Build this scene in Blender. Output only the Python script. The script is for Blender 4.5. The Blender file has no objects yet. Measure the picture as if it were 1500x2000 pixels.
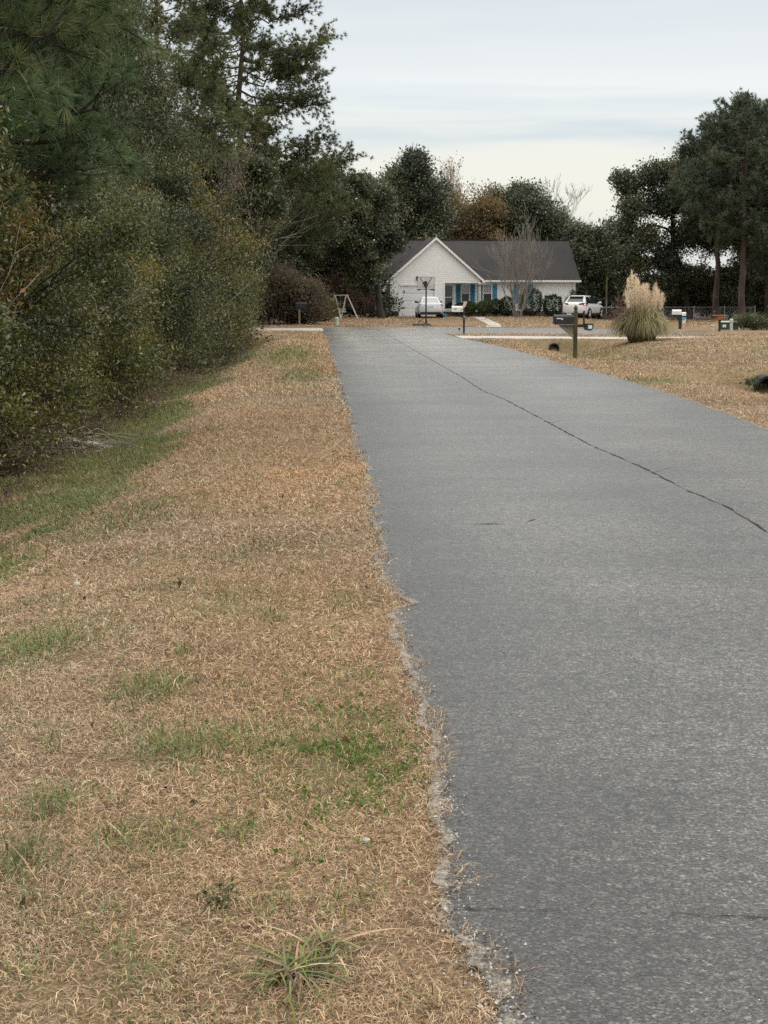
import bpy, bmesh, math, random
import numpy as np
from mathutils import Vector, Matrix, Euler

R = math.radians
scene = bpy.context.scene
COL = scene.collection
random.seed(5)

# ------------------------------------------------------------------ camera
CAM = np.array([0.0, 0.0, 1.5])
YAW, PITCH, FPX = R(2.57), R(7.876), 3000.0
cam_d = bpy.data.cameras.new('camera')
cam = bpy.data.objects.new('camera', cam_d)
COL.objects.link(cam)
cam.location = CAM
cam.rotation_euler = (math.pi / 2 - PITCH, 0, -YAW)
cam_d.sensor_fit = 'VERTICAL'
cam_d.sensor_height = 36.0
cam_d.lens = 54.0
cam_d.clip_end = 3000
scene.camera = cam

# ------------------------------------------------------------------ sky and sun
SUN_AZ, SUN_EL = R(74), R(30)          # azimuth clockwise from the road direction (+Y)
world = bpy.data.worlds.new('World')
scene.world = world
world.use_nodes = True
wt = world.node_tree
for n in list(wt.nodes):
    wt.nodes.remove(n)


def WN(t, **kw):
    n = wt.nodes.new(t)
    for k, v in kw.items():
        setattr(n, k, v)
    return n


def wl(a, b):
    wt.links.new(a, b)


tc = WN('ShaderNodeTexCoord')
sep = WN('ShaderNodeSeparateXYZ')
wl(tc.outputs['Generated'], sep.inputs[0])
grad = WN('ShaderNodeValToRGB')
cr = grad.color_ramp
stops = [(0.0, (.70, .74, .75)), (.03, (.82, .83, .80)), (.06, (.93, .915, .82)), (.09, (.93, .925, .85)),
         (.13, (.92, .95, .95)), (.20, (.775, .82, .85)), (.34, (1.1, 1.1, 1.07)), (1.0, (2.75, 2.65, 2.5))]
cr.elements[0].position, cr.elements[1].position = stops[0][0], stops[-1][0]
cr.elements[0].color = (*stops[0][1], 1)
cr.elements[1].color = (*stops[-1][1], 1)
for p, c in stops[1:-1]:
    e = cr.elements.new(p)
    e.color = (*c, 1)
wl(sep.outputs['Z'], grad.inputs[0])
mp = WN('ShaderNodeMapping')
mp.inputs['Scale'].default_value = (1.1, 1.1, 26.0)
mp.inputs['Rotation'].default_value = (0.0, R(-1.2), 0.0)
wl(tc.outputs['Generated'], mp.inputs[0])
nz = WN('ShaderNodeTexNoise')
nz.inputs['Scale'].default_value = 2.1
nz.inputs['Detail'].default_value = 4.0
nz.inputs['Roughness'].default_value = .5
wl(mp.outputs[0], nz.inputs['Vector'])
nr = WN('ShaderNodeValToRGB')
nr.color_ramp.elements[0].position = .43
nr.color_ramp.elements[1].position = .66
wl(nz.outputs['Fac'], nr.inputs[0])
band = WN('ShaderNodeValToRGB')       # streaks are strongest a little above the trees
bs = [(0, .12), (.075, .15), (.095, 1), (.125, .95), (.145, .35), (.2, .4), (.3, .2)]
band.color_ramp.elements[0].position, band.color_ramp.elements[1].position = bs[0][0], bs[-1][0]
band.color_ramp.elements[0].color = (bs[0][1],) * 3 + (1,)
band.color_ramp.elements[1].color = (bs[-1][1],) * 3 + (1,)
for p, v in bs[1:-1]:
    band.color_ramp.elements.new(p).color = (v, v, v, 1)
wl(sep.outputs['Z'], band.inputs[0])
nz2 = WN('ShaderNodeTexNoise')
nz2.inputs['Scale'].default_value = 3.0
nz2.inputs['Detail'].default_value = 5.0
mp2 = WN('ShaderNodeMapping')
mp2.inputs['Scale'].default_value = (1.6, 1.6, 9.0)
wl(tc.outputs['Generated'], mp2.inputs[0])
wl(mp2.outputs[0], nz2.inputs['Vector'])
warp = WN('ShaderNodeMath', operation='MULTIPLY_ADD')
wl(nz2.outputs['Fac'], warp.inputs[0])
warp.inputs[1].default_value = .034
zz_ = WN('ShaderNodeMath', operation='SUBTRACT')
wl(sep.outputs['Z'], zz_.inputs[0])
zz_.inputs[1].default_value = .017
wl(zz_.outputs[0], warp.inputs[2])
bars = WN('ShaderNodeValToRGB')
bb_ = [(.0, 0), (.088, 0), (.096, .25), (.1005, .75), (.109, .7), (.113, .1), (.118, .38), (.125, .34), (.131, .05), (.15, .12), (.19, .3), (.3, 0)]
bars.color_ramp.elements[0].position, bars.color_ramp.elements[1].position = bb_[0][0], bb_[-1][0]
bars.color_ramp.elements[0].color = bars.color_ramp.elements[1].color = (0, 0, 0, 1)
for p, v in bb_[1:-1]:
    bars.color_ramp.elements.new(p).color = (v, v, v, 1)
wl(warp.outputs[0], bars.inputs[0])
mul = WN('ShaderNodeMath', operation='MULTIPLY')
wl(nr.outputs[0], mul.inputs[0])
wl(band.outputs[0], mul.inputs[1])
mixc = WN('ShaderNodeMix', data_type='RGBA')
mx_ = WN('ShaderNodeMath', operation='MAXIMUM')
dim = WN('ShaderNodeMath', operation='MULTIPLY')
wl(mul.outputs[0], dim.inputs[0])
dim.inputs[1].default_value = .55
wl(dim.outputs[0], mx_.inputs[0])
nz3 = WN('ShaderNodeTexNoise')
nz3.inputs['Scale'].default_value = 5.0
nz3.inputs['Detail'].default_value = 3.0
mp3 = WN('ShaderNodeMapping')
mp3.inputs['Scale'].default_value = (1.3, 1.3, 12.0)
mp3.inputs['Location'].default_value = (.37, .1, .2)
wl(tc.outputs['Generated'], mp3.inputs[0])
wl(mp3.outputs[0], nz3.inputs['Vector'])
br = WN('ShaderNodeMapRange')
br.inputs['From Min'].default_value = .36
br.inputs['From Max'].default_value = .62
br.inputs['To Min'].default_value = .2
br.inputs['To Max'].default_value = 1.0
wl(nz3.outputs['Fac'], br.inputs['Value'])
bm_ = WN('ShaderNodeMath', operation='MULTIPLY')
wl(bars.outputs[0], bm_.inputs[0])
wl(br.outputs[0], bm_.inputs[1])
wl(bm_.outputs[0], mx_.inputs[1])
wl(mx_.outputs[0], mixc.inputs['Factor'])
wl(grad.outputs[0], mixc.inputs['A'])
mixc.inputs['B'].default_value = (.575, .69, .785, 1)
bgc = WN('ShaderNodeBackground')
bgc.inputs['Strength'].default_value = 1.0
wl(mixc.outputs['Result'], bgc.inputs['Color'])
sky = WN('ShaderNodeTexSky', sky_type='NISHITA')
sky.sun_disc = False
sky.sun_elevation = SUN_EL
sky.sun_rotation = SUN_AZ
bgn = WN('ShaderNodeBackground')
bgn.inputs['Strength'].default_value = .1
wl(sky.outputs[0], bgn.inputs['Color'])
mixs = WN('ShaderNodeMixShader')
mixs.inputs[0].default_value = .93
wl(bgn.outputs[0], mixs.inputs[1])
wl(bgc.outputs[0], mixs.inputs[2])
wout = WN('ShaderNodeOutputWorld')
wl(mixs.outputs[0], wout.inputs[0])

sun_d = bpy.data.lights.new('sun', 'SUN')
sun_d.energy = 1.5
sun_d.angle = R(11)
sun_d.color = (1.0, .94, .84)
sun = bpy.data.objects.new('sun', sun_d)
COL.objects.link(sun)
sdir = Vector((math.sin(SUN_AZ) * math.cos(SUN_EL), math.cos(SUN_AZ) * math.cos(SUN_EL), math.sin(SUN_EL)))
sun.rotation_euler = (-sdir).to_track_quat('-Z', 'Y').to_euler()
sun.location = (20, 10, 40)

scene.view_settings.view_transform = 'Standard'
scene.view_settings.look = 'None'
scene.view_settings.exposure = 0.0
scene.view_settings.gamma = 1.0
scene.render.engine = 'CYCLES'
cy = scene.cycles
cy.max_bounces = 5
cy.diffuse_bounces = 3
cy.glossy_bounces = 2
cy.transmission_bounces = 3
cy.transparent_max_bounces = 8
cy.use_denoising = False
cy.use_adaptive_sampling = False
cy.caustics_reflective = False
cy.caustics_refractive = False

# ------------------------------------------------------------------ pixel -> world helpers (pixels of the 1500 x 2000 photograph)
_f = np.array([math.sin(YAW), math.cos(YAW), 0])
_r = np.array([math.cos(YAW), -math.sin(YAW), 0])
_fw = _f * math.cos(PITCH) + np.array([0, 0, -math.sin(PITCH)])
_up = _f * math.sin(PITCH) + np.array([0, 0, math.cos(PITCH)])


def ray(px, py):
    return _fw + _r * (px - 750) / FPX - _up * (py - 1000) / FPX


def at(px, py, Y):
    d = ray(px, py)
    return CAM + d * (Y / d[1])


def sstep(a, b, x):
    t = np.clip((np.asarray(x, float) - a) / (b - a), 0, 1)
    return t * t * (3 - 2 * t)


# value noise on the ground plane
_rng0 = np.random.default_rng(77)
_perm = _rng0.random((256, 256))


def vnoise(x, y):
    x = np.asarray(x, float)
    y = np.asarray(y, float)
    xi, yi = np.floor(x).astype(int), np.floor(y).astype(int)
    fx, fy = x - xi, y - yi
    fx, fy = fx * fx * (3 - 2 * fx), fy * fy * (3 - 2 * fy)
    g = lambda a, b: _perm[a % 256, b % 256]
    return (g(xi, yi) * (1 - fx) + g(xi + 1, yi) * fx) * (1 - fy) + (g(xi, yi + 1) * (1 - fx) + g(xi + 1, yi + 1) * fx) * fy


def fbm(x, y, o=4):
    s, a, t = 0, .5, 0
    for i in range(o):
        s = s + a * vnoise(x * 2 ** i + 17 * i, y * 2 ** i + 31 * i)
        t += a
        a *= .5
    return s / t


def H(x, y):
    """Height of the ground."""
    x = np.asarray(x, float)
    y = np.asarray(y, float)
    z = .28 * sstep(88, 110, y) * (1 - .95 * sstep(17, 21, x))
    # swale beside the thicket
    sw = sstep(-.9, -2.9, x) * (1 - sstep(-4.6, -7.0, x)) * (1 - sstep(60, 68, y))
    z = z - .38 * sw
    # ditch on the right
    c = 9.4 + .25 * np.sin(y * .11)
    d = np.clip(1 - np.abs(x - c) / 2.7, 0, 1)
    d = d * d * (3 - 2 * d)
    m = sstep(4, 10, y) * (1 - sstep(31.4, 33.0, y)) + sstep(37.0, 41.0, y) * (1 - sstep(57.0, 57.9, y))
    z = z - .52 * d * m
    # the lawn beyond the ditch swells a little
    z = z + .16 * sstep(11.5, 15, x) * (1 - sstep(54, 60, y)) * sstep(30, 36, y)
    z = z + (fbm(x * .9, y * .9, 3) - .5) * .05 * sstep(.1, 1.2, np.minimum(np.abs(x - .45), np.abs(x - 5.6)))
    return z


def hit(px, py, dz=0):
    d = ray(px, py)
    t = (0 - CAM[2]) / d[2] if d[2] < 0 else 100
    for _ in range(25):
        p = CAM + d * t
        h = float(H(p[0], p[1])) + dz
        t += (h - p[2]) / d[2] * .8
    return CAM + d * t


# ------------------------------------------------------------------ object helpers
def np_mesh(name, V, F, mat=None, parent=None, attrs=None, smooth=False):
    """V (n,3), F list of (m,k) index arrays -> linked object."""
    me = bpy.data.meshes.new(name)
    V = np.ascontiguousarray(V, dtype=np.float32)
    if not isinstance(F, (list, tuple)):
        F = [F]
    F = [np.asarray(f, dtype=np.int32) for f in F if len(f)]
    me.vertices.add(len(V))
    me.vertices.foreach_set('co', V.ravel())
    loops = np.concatenate([f.ravel() for f in F])
    tot = np.concatenate([np.full(len(f), f.shape[1], np.int32) for f in F])
    start = np.concatenate([[0], np.cumsum(tot)[:-1]]).astype(np.int32)
    me.loops.add(len(loops))
    me.loops.foreach_set('vertex_index', loops)
    me.polygons.add(len(tot))
    me.polygons.foreach_set('loop_start', start)
    if smooth:
        me.polygons.foreach_set('use_smooth', np.ones(len(tot), bool))
    for k, a in (attrs or {}).items():
        a = np.ascontiguousarray(a, dtype=np.float32)
        if a.ndim == 1:
            at_ = me.attributes.new(k, 'FLOAT', 'POINT')
            at_.data.foreach_set('value', a)
        else:
            at_ = me.attributes.new(k, 'FLOAT_COLOR', 'POINT')
            at_.data.foreach_set('color', a.ravel())
    me.update(calc_edges=True)
    me.validate()
    o = bpy.data.objects.new(name, me)
    COL.objects.link(o)
    if mat:
        me.materials.append(mat)
    if parent:
        o.parent = parent
    return o


def tag(o, label=None, cat=None, group=None, kind=None):
    if label:
        o['label'] = label
    if cat:
        o['category'] = cat
    if group:
        o['group'] = group
    if kind:
        o['kind'] = kind
    return o


def thing(name, label, cat, loc=(0, 0, 0), rz=0, group=None):
    o = bpy.data.objects.new(name, None)
    o.empty_display_size = .1
    COL.objects.link(o)
    o.location = [float(v) for v in loc]
    o.rotation_euler = (0, 0, rz)
    return tag(o, label, cat, group)


def copy_thing(src, loc, rz=0, sc=1.0, label=None):
    c = src.copy()
    COL.objects.link(c)
    c.location = [float(v) for v in loc]
    c.rotation_euler = (0, 0, rz)
    c.scale = (sc, sc, sc) if not hasattr(sc, '__len__') else sc
    if label:
        c['label'] = label
    for ch in list(src.children):
        d = ch.copy()
        COL.objects.link(d)
        d.parent = c
        for g in list(ch.children):
            e = g.copy()
            COL.objects.link(e)
            e.parent = d
    return c


class MB:
    """Collects simple solids and links them as one mesh."""

    def __init__(s):
        s.v, s.f = [], []

    def add(s, vs, fs):
        b = len(s.v)
        s.v += [tuple(map(float, p)) for p in vs]
        s.f += [tuple(b + i for i in f) for f in fs]
        return s

    def box(s, x0, x1, y0, y1, z0, z1):
        return s.add([(x0, y0, z0), (x1, y0, z0), (x1, y1, z0), (x0, y1, z0), (x0, y0, z1), (x1, y0, z1), (x1, y1, z1), (x0, y1, z1)],
                     [(3, 2, 1, 0), (4, 5, 6, 7), (0, 1, 5, 4), (1, 2, 6, 5), (2, 3, 7, 6), (3, 0, 4, 7)])

    def prism(s, pts, a0, a1, axis='y'):
        """Extrude a closed 2-D outline (in the other two axes) from a0 to a1."""
        n = len(pts)
        mk = {'y': lambda p, a: (p[0], a, p[1]), 'x': lambda p, a: (a, p[0], p[1]), 'z': lambda p, a: (p[0], p[1], a)}[axis]
        vs = [mk(p, a0) for p in pts] + [mk(p, a1) for p in pts]
        fs = [tuple(range(n - 1, -1, -1)), tuple(range(n, 2 * n))] + [(i, (i + 1) % n, n + (i + 1) % n, n + i) for i in range(n)]
        return s.add(vs, fs)

    def bar(s, a, b, r, r2=None, n=8, cap=True):
        a, b = Vector(a), Vector(b)
        r2 = r if r2 is None else r2
        d = (b - a).normalized()
        u = d.orthogonal().normalized()
        w = d.cross(u)
        vs = []
        for p, rr in ((a, r), (b, r2)):
            for i in range(n):
                t = 2 * math.pi * i / n
                vs.append(p + u * math.cos(t) * rr + w * math.sin(t) * rr)
        fs = [(i, (i + 1) % n, n + (i + 1) % n, n + i) for i in range(n)]
        if cap:
            fs += [tuple(range(n - 1, -1, -1)), tuple(range(n, 2 * n))]
        return s.add(vs, fs)

    def plank(s, a, b, w, t):
        """Square-section beam from a to b."""
        a, b = Vector(a), Vector(b)
        d = (b - a).normalized()
        u = d.cross(Vector((0, 1, 0)))
        if u.length < .01:
            u = Vector((1, 0, 0))
        u.normalize()
        v = d.cross(u)
        vs = []
        for p in (a, b):
            for i, j in ((-1, -1), (1, -1), (1, 1), (-1, 1)):
                vs.append(p + u * w / 2 * i + v * t / 2 * j)
        return s.add(vs, [(3, 2, 1, 0), (4, 5, 6, 7), (0, 1, 5, 4), (1, 2, 6, 5), (2, 3, 7, 6), (3, 0, 4, 7)])

    def lathe(s, prof, n=16, o=(0, 0, 0), axis='z', cap=True):
        vs, m = [], len(prof)
        for r, z in prof:
            for i in range(n):
                t = 2 * math.pi * i / n
                p = (r * math.cos(t), r * math.sin(t), z)
                if axis == 'x':
                    p = (p[2], p[0], p[1])
                elif axis == 'y':
                    p = (p[0], p[2], p[1])
                vs.append((p[0] + o[0], p[1] + o[1], p[2] + o[2]))
        fs = [(k * n + i, k * n + (i + 1) % n, (k + 1) * n + (i + 1) % n, (k + 1) * n + i) for k in range(m - 1) for i in range(n)]
        if cap:
            fs += [tuple(range(n - 1, -1, -1)), tuple((m - 1) * n + i for i in range(n))]
        return s.add(vs, fs)

    def build(s, name, mat, parent=None, smooth=False, bevel=0, fix=True):
        me = bpy.data.meshes.new(name)
        me.from_pydata(s.v, [], s.f)
        if fix:
            bm = bmesh.new()
            bm.from_mesh(me)
            bmesh.ops.recalc_face_normals(bm, faces=bm.faces)
            if bevel:
                bmesh.ops.bevel(bm, geom=[e for e in bm.edges if len(e.link_faces) == 2 and e.calc_face_angle(0) > .5], offset=bevel, segments=2, affect='EDGES', profile=.5)
            bm.to_mesh(me)
            bm.free()
        if smooth:
            for p in me.polygons:
                p.use_smooth = True
        me.materials.append(mat)
        o = bpy.data.objects.new(name, me)
        COL.objects.link(o)
        if parent:
            o.parent = parent
        return o


# ------------------------------------------------------------------ materials
MATS = {}


def new_mat(name):
    m = bpy.data.materials.new(name)
    m.use_nodes = True
    nt = m.node_tree
    b = nt.nodes['Principled BSDF']
    MATS[name] = m
    return m, nt, b


def N(nt, t, **kw):
    n = nt.nodes.new(t)
    for k, v in kw.items():
        setattr(n, k, v)
    return n


def ramp(nt, stops):
    n = nt.nodes.new('ShaderNodeValToRGB')
    r = n.color_ramp
    r.elements[0].position, r.elements[1].position = stops[0][0], stops[-1][0]
    r.elements[0].color, r.elements[1].color = (*stops[0][1], 1), (*stops[-1][1], 1)
    for p, c in stops[1:-1]:
        r.elements.new(p).color = (*c, 1)
    return n


def noise(nt, scale, detail=4, rough=.55, coord=None, dim=None, scl=None):
    n = nt.nodes.new('ShaderNodeTexNoise')
    n.inputs['Scale'].default_value = scale
    n.inputs['Detail'].default_value = detail
    n.inputs['Roughness'].default_value = rough
    t = nt.nodes.new('ShaderNodeTexCoord')
    src = t.outputs[coord or 'Object']
    if scl:
        m = nt.nodes.new('ShaderNodeMapping')
        m.inputs['Scale'].default_value = scl
        nt.links.new(src, m.inputs[0])
        src = m.outputs[0]
    nt.links.new(src, n.inputs['Vector'])
    return n


def simple(name, c, rough=.6, var=.12, scale=6.0, spec=.5, metal=0, bump=0, scl=None):
    """A plain colour with blotchy wear in it."""
    m, nt, b = new_mat(name)
    n = noise(nt, scale, 5, .6, scl=scl)
    lo, hi = tuple(x * (1 - var) for x in c), tuple(min(1, x * (1 + var)) for x in c)
    r = ramp(nt, [(.3, lo), (.7, hi)])
    nt.links.new(n.outputs['Fac'], r.inputs[0])
    nt.links.new(r.outputs[0], b.inputs['Base Color'])
    b.inputs['Roughness'].default_value = rough
    b.inputs['Specular IOR Level'].default_value = spec
    b.inputs['Metallic'].default_value = metal
    if bump:
        bp = N(nt, 'ShaderNodeBump')
        bp.inputs['Strength'].default_value = bump
        bp.inputs['Distance'].default_value = .02
        nt.links.new(n.outputs['Fac'], bp.inputs['Height'])
        nt.links.new(bp.outputs[0], b.inputs['Normal'])
    return m


def leaf_mat(name, stops, rough=.5, trans=.25, spec=.4):
    """Leaves: colour from the per-leaf attribute 'tint', some light let through."""
    m, nt, b = new_mat(name)
    a = N(nt, 'ShaderNodeAttribute', attribute_name='tint')
    r = ramp(nt, stops)
    nt.links.new(a.outputs['Fac'], r.inputs[0])
    nt.links.new(r.outputs[0], b.inputs['Base Color'])
    b.inputs['Roughness'].default_value = rough
    b.inputs['Specular IOR Level'].default_value = spec
    if trans:
        t = N(nt, 'ShaderNodeBsdfTranslucent')
        nt.links.new(r.outputs[0], t.inputs['Color'])
        x = N(nt, 'ShaderNodeMixShader')
        x.inputs[0].default_value = trans
        nt.links.new(b.outputs[0], x.inputs[1])
        nt.links.new(t.outputs[0], x.inputs[2])
        nt.links.new(x.outputs[0], nt.nodes['Material Output'].inputs['Surface'])
    return m


# asphalt -----------------------------------------------------------
def mat_asphalt():
    m, nt, b = new_mat('asphalt')
    L = nt.links.new
    tcn = N(nt, 'ShaderNodeTexCoord')
    vo = N(nt, 'ShaderNodeTexVoronoi')
    vo.inputs['Scale'].default_value = 150
    L(tcn.outputs['Object'], vo.inputs['Vector'])
    vs = N(nt, 'ShaderNodeSeparateColor')
    L(vo.outputs['Color'], vs.inputs[0])
    grain = ramp(nt, [(0, (.010, .0095, .009)), (.35, (.034, .0325, .030)), (.72, (.082, .079, .072)), (.94, (.155, .149, .136)), (1, (.27, .26, .235))])
    L(vs.outputs[0], grain.inputs[0])
    n2 = noise(nt, 60, 4, .75)
    g2 = ramp(nt, [(.32, (.45, .45, .46)), (.68, (1.5, 1.5, 1.48))])
    L(n2.outputs['Fac'], g2.inputs[0])
    mx = N(nt, 'ShaderNodeMix', data_type='RGBA', blend_type='MULTIPLY')
    mx.inputs['Factor'].default_value = 1
    L(grain.outputs[0], mx.inputs['A'])
    L(g2.outputs[0], mx.inputs['B'])
    # broad blotches and cross-wise streaks left by the paver
    n3 = noise(nt, .55, 5, .6)
    g3 = ramp(nt, [(.3, (.66, .655, .65)), (.68, (1.42, 1.41, 1.38))])
    L(n3.outputs['Fac'], g3.inputs[0])
    mx2 = N(nt, 'ShaderNodeMix', data_type='RGBA', blend_type='MULTIPLY')
    mx2.inputs['Factor'].default_value = 1
    L(mx.outputs['Result'], mx2.inputs['A'])
    L(g3.outputs[0], mx2.inputs['B'])
    n4 = noise(nt, 1.0, 4, .6, scl=(.35, 2.6, 1))
    g4 = ramp(nt, [(.3, (.84, .84, .84)), (.5, (1, 1, 1)), (.74, (1.16, 1.16, 1.15))])
    L(n4.outputs['Fac'], g4.inputs[0])
    mx3 = N(nt, 'ShaderNodeMix', data_type='RGBA', blend_type='MULTIPLY')
    mx3.inputs['Factor'].default_value = 1
    L(mx2.outputs['Result'], mx3.inputs['A'])
    L(g4.outputs[0], mx3.inputs['B'])
    # wheel paths: paler, worn strips along the road
    sp = N(nt, 'ShaderNodeSeparateXYZ')
    L(tcn.outputs['Object'], sp.inputs[0])
    wp = ramp(nt, [(0, (.66, .66, .67)), (.05, (.60, .60, .61)), (.2, (1.22, 1.22, 1.20)), (.38, (.92, .92, .92)), (.6, (1.22, 1.21, 1.19)), (.85, (.98, .98, .98)), (1, (.70, .70, .71))])
    mr = N(nt, 'ShaderNodeMapRange')
    mr.inputs['From Min'].default_value = .3
    mr.inputs['From Max'].default_value = 5.8
    wob = noise(nt, .25, 3, .5)
    ad = N(nt, 'ShaderNodeMath', operation='MULTIPLY_ADD')
    L(wob.outputs['Fac'], ad.inputs[0])
    ad.inputs[1].default_value = .7
    L(sp.outputs['X'], ad.inputs[2])
    sb = N(nt, 'ShaderNodeMath', operation='SUBTRACT')
    L(ad.outputs[0], sb.inputs[0])
    sb.inputs[1].default_value = .35
    L(sb.outputs[0], mr.inputs['Value'])
    L(mr.outputs[0], wp.inputs[0])
    mx4 = N(nt, 'ShaderNodeMix', data_type='RGBA', blend_type='MULTIPLY')
    mx4.inputs['Factor'].default_value = 1
    L(mx3.outputs['Result'], mx4.inputs['A'])
    L(wp.outputs[0], mx4.inputs['B'])
    n5 = noise(nt, 1.7, 5, .65)
    g5 = ramp(nt, [(.30, (.70, .70, .71)), (.40, (1, 1, 1)), (.66, (1, 1, 1)), (.76, (1.22, 1.21, 1.18))])
    L(n5.outputs['Fac'], g5.inputs[0])
    mx5 = N(nt, 'ShaderNodeMix', data_type='RGBA', blend_type='MULTIPLY')
    mx5.inputs['Factor'].default_value = 1
    L(mx4.outputs['Result'], mx5.inputs['A'])
    L(g5.outputs[0], mx5.inputs['B'])
    n6 = noise(nt, 21, 4, .75)
    g6 = ramp(nt, [(.33, (.55, .55, .56)), (.5, (1, 1, 1)), (.67, (1.5, 1.49, 1.46))])
    L(n6.outputs['Fac'], g6.inputs[0])
    mx6 = N(nt, 'ShaderNodeMix', data_type='RGBA', blend_type='MULTIPLY')
    mx6.inputs['Factor'].default_value = 1
    L(mx5.outputs['Result'], mx6.inputs['A'])
    L(g6.outputs[0], mx6.inputs['B'])
    # paler turning head, plus grazing sky glare painted into the colour with distance
    far_glare = N(nt, 'ShaderNodeMapRange', interpolation_type='SMOOTHSTEP')
    far_glare.inputs['From Min'].default_value = 18
    far_glare.inputs['From Max'].default_value = 66
    L(sp.outputs['Y'], far_glare.inputs['Value'])
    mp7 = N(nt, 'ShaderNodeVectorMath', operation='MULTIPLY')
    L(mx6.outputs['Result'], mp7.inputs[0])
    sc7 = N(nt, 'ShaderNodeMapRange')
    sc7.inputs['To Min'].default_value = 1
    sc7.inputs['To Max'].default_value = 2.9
    L(far_glare.outputs[0], sc7.inputs['Value'])
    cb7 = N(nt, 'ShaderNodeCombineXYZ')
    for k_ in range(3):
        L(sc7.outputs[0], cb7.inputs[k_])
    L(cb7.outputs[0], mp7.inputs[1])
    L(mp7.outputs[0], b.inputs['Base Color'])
    # worn spots are a little rougher, bitumen-rich spots a little shinier
    rr = N(nt, 'ShaderNodeMapRange')
    rr.inputs['From Min'].default_value = .3
    rr.inputs['From Max'].default_value = .7
    rr.inputs['To Min'].default_value = .20
    rr.inputs['To Max'].default_value = .40
    L(n6.outputs['Fac'], rr.inputs['Value'])
    L(rr.outputs[0], b.inputs['Roughness'])
    b.inputs['Roughness'].default_value = .36
    b.inputs['Specular IOR Level'].default_value = .68
    b.inputs['Diffuse Roughness'].default_value = 1.0
    bp = N(nt, 'ShaderNodeBump')
    bp.inputs['Strength'].default_value = .45
    bp.inputs['Distance'].default_value = .005
    L(vo.outputs['Distance'], bp.inputs['Height'])
    bp.invert = True
    L(bp.outputs[0], b.inputs['Normal'])
    return m


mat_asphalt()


def mat_ground():
    m, nt, b = new_mat('dormant_turf')
    L = nt.links.new
    tcn = N(nt, 'ShaderNodeTexCoord')
    n1 = noise(nt, 55, 6, .75)
    c1 = ramp(nt, [(.28, (.045, .032, .022)), (.45, (.15, .105, .067)), (.58, (.30, .215, .135)), (.75, (.48, .37, .245))])
    L(n1.outputs['Fac'], c1.inputs[0])
    n2 = noise(nt, .9, 5, .6)
    c2 = ramp(nt, [(.3, (.8, .74, .70)), (.5, (1.0, .98, .95)), (.7, (1.22, 1.24, 1.2))])
    L(n2.outputs['Fac'], c2.inputs[0])
    mx = N(nt, 'ShaderNodeMix', data_type='RGBA', blend_type='MULTIPLY')
    mx.inputs['Factor'].default_value = 1
    L(c1.outputs[0], mx.inputs['A'])
    L(c2.outputs[0], mx.inputs['B'])
    a = N(nt, 'ShaderNodeAttribute', attribute_name='green')
    n3 = noise(nt, 14, 4, .7)
    mg = N(nt, 'ShaderNodeMath', operation='MULTIPLY')
    L(a.outputs['Fac'], mg.inputs[0])
    r3 = ramp(nt, [(.35, (.2, .2, .2)), (.6, (1, 1, 1))])
    L(n3.outputs['Fac'], r3.inputs[0])
    L(r3.outputs[0], mg.inputs[1])
    mx2 = N(nt, 'ShaderNodeMix', data_type='RGBA')
    L(mg.outputs[0], mx2.inputs['Factor'])
    L(mx.outputs['Result'], mx2.inputs['A'])
    mx2.inputs['B'].default_value = (.13, .13, .06, 1)
    a2 = N(nt, 'ShaderNodeAttribute', attribute_name='litter')
    mx3 = N(nt, 'ShaderNodeMix', data_type='RGBA')
    L(a2.outputs['Fac'], mx3.inputs['Factor'])
    L(mx2.outputs['Result'], mx3.inputs['A'])
    c4 = ramp(nt, [(.35, (.03, .021, .015)), (.6, (.09, .058, .036)), (.75, (.17, .11, .065))])
    L(n1.outputs['Fac'], c4.inputs[0])
    L(c4.outputs[0], mx3.inputs['B'])
    L(mx3.outputs['Result'], b.inputs['Base Color'])
    b.inputs['Roughness'].default_value = .95
    b.inputs['Specular IOR Level'].default_value = .1
    bp = N(nt, 'ShaderNodeBump')
    bp.inputs['Strength'].default_value = .6
    bp.inputs['Distance'].default_value = .03
    L(n1.outputs['Fac'], bp.inputs['Height'])
    L(bp.outputs[0], b.inputs['Normal'])
    return m


mat_ground()


def mat_blades():
    m, nt, b = new_mat('grass_blades')
    a = N(nt, 'ShaderNodeAttribute', attribute_name='col')
    nt.links.new(a.outputs['Color'], b.inputs['Base Color'])
    b.inputs['Roughness'].default_value = .6
    b.inputs['Specular IOR Level'].default_value = .3
    t = N(nt, 'ShaderNodeBsdfTranslucent')
    nt.links.new(a.outputs['Color'], t.inputs['Color'])
    x = N(nt, 'ShaderNodeMixShader')
    x.inputs[0].default_value = .22
    nt.links.new(b.outputs[0], x.inputs[1])
    nt.links.new(t.outputs[0], x.inputs[2])
    nt.links.new(x.outputs[0], nt.nodes['Material Output'].inputs['Surface'])
    return m


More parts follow.
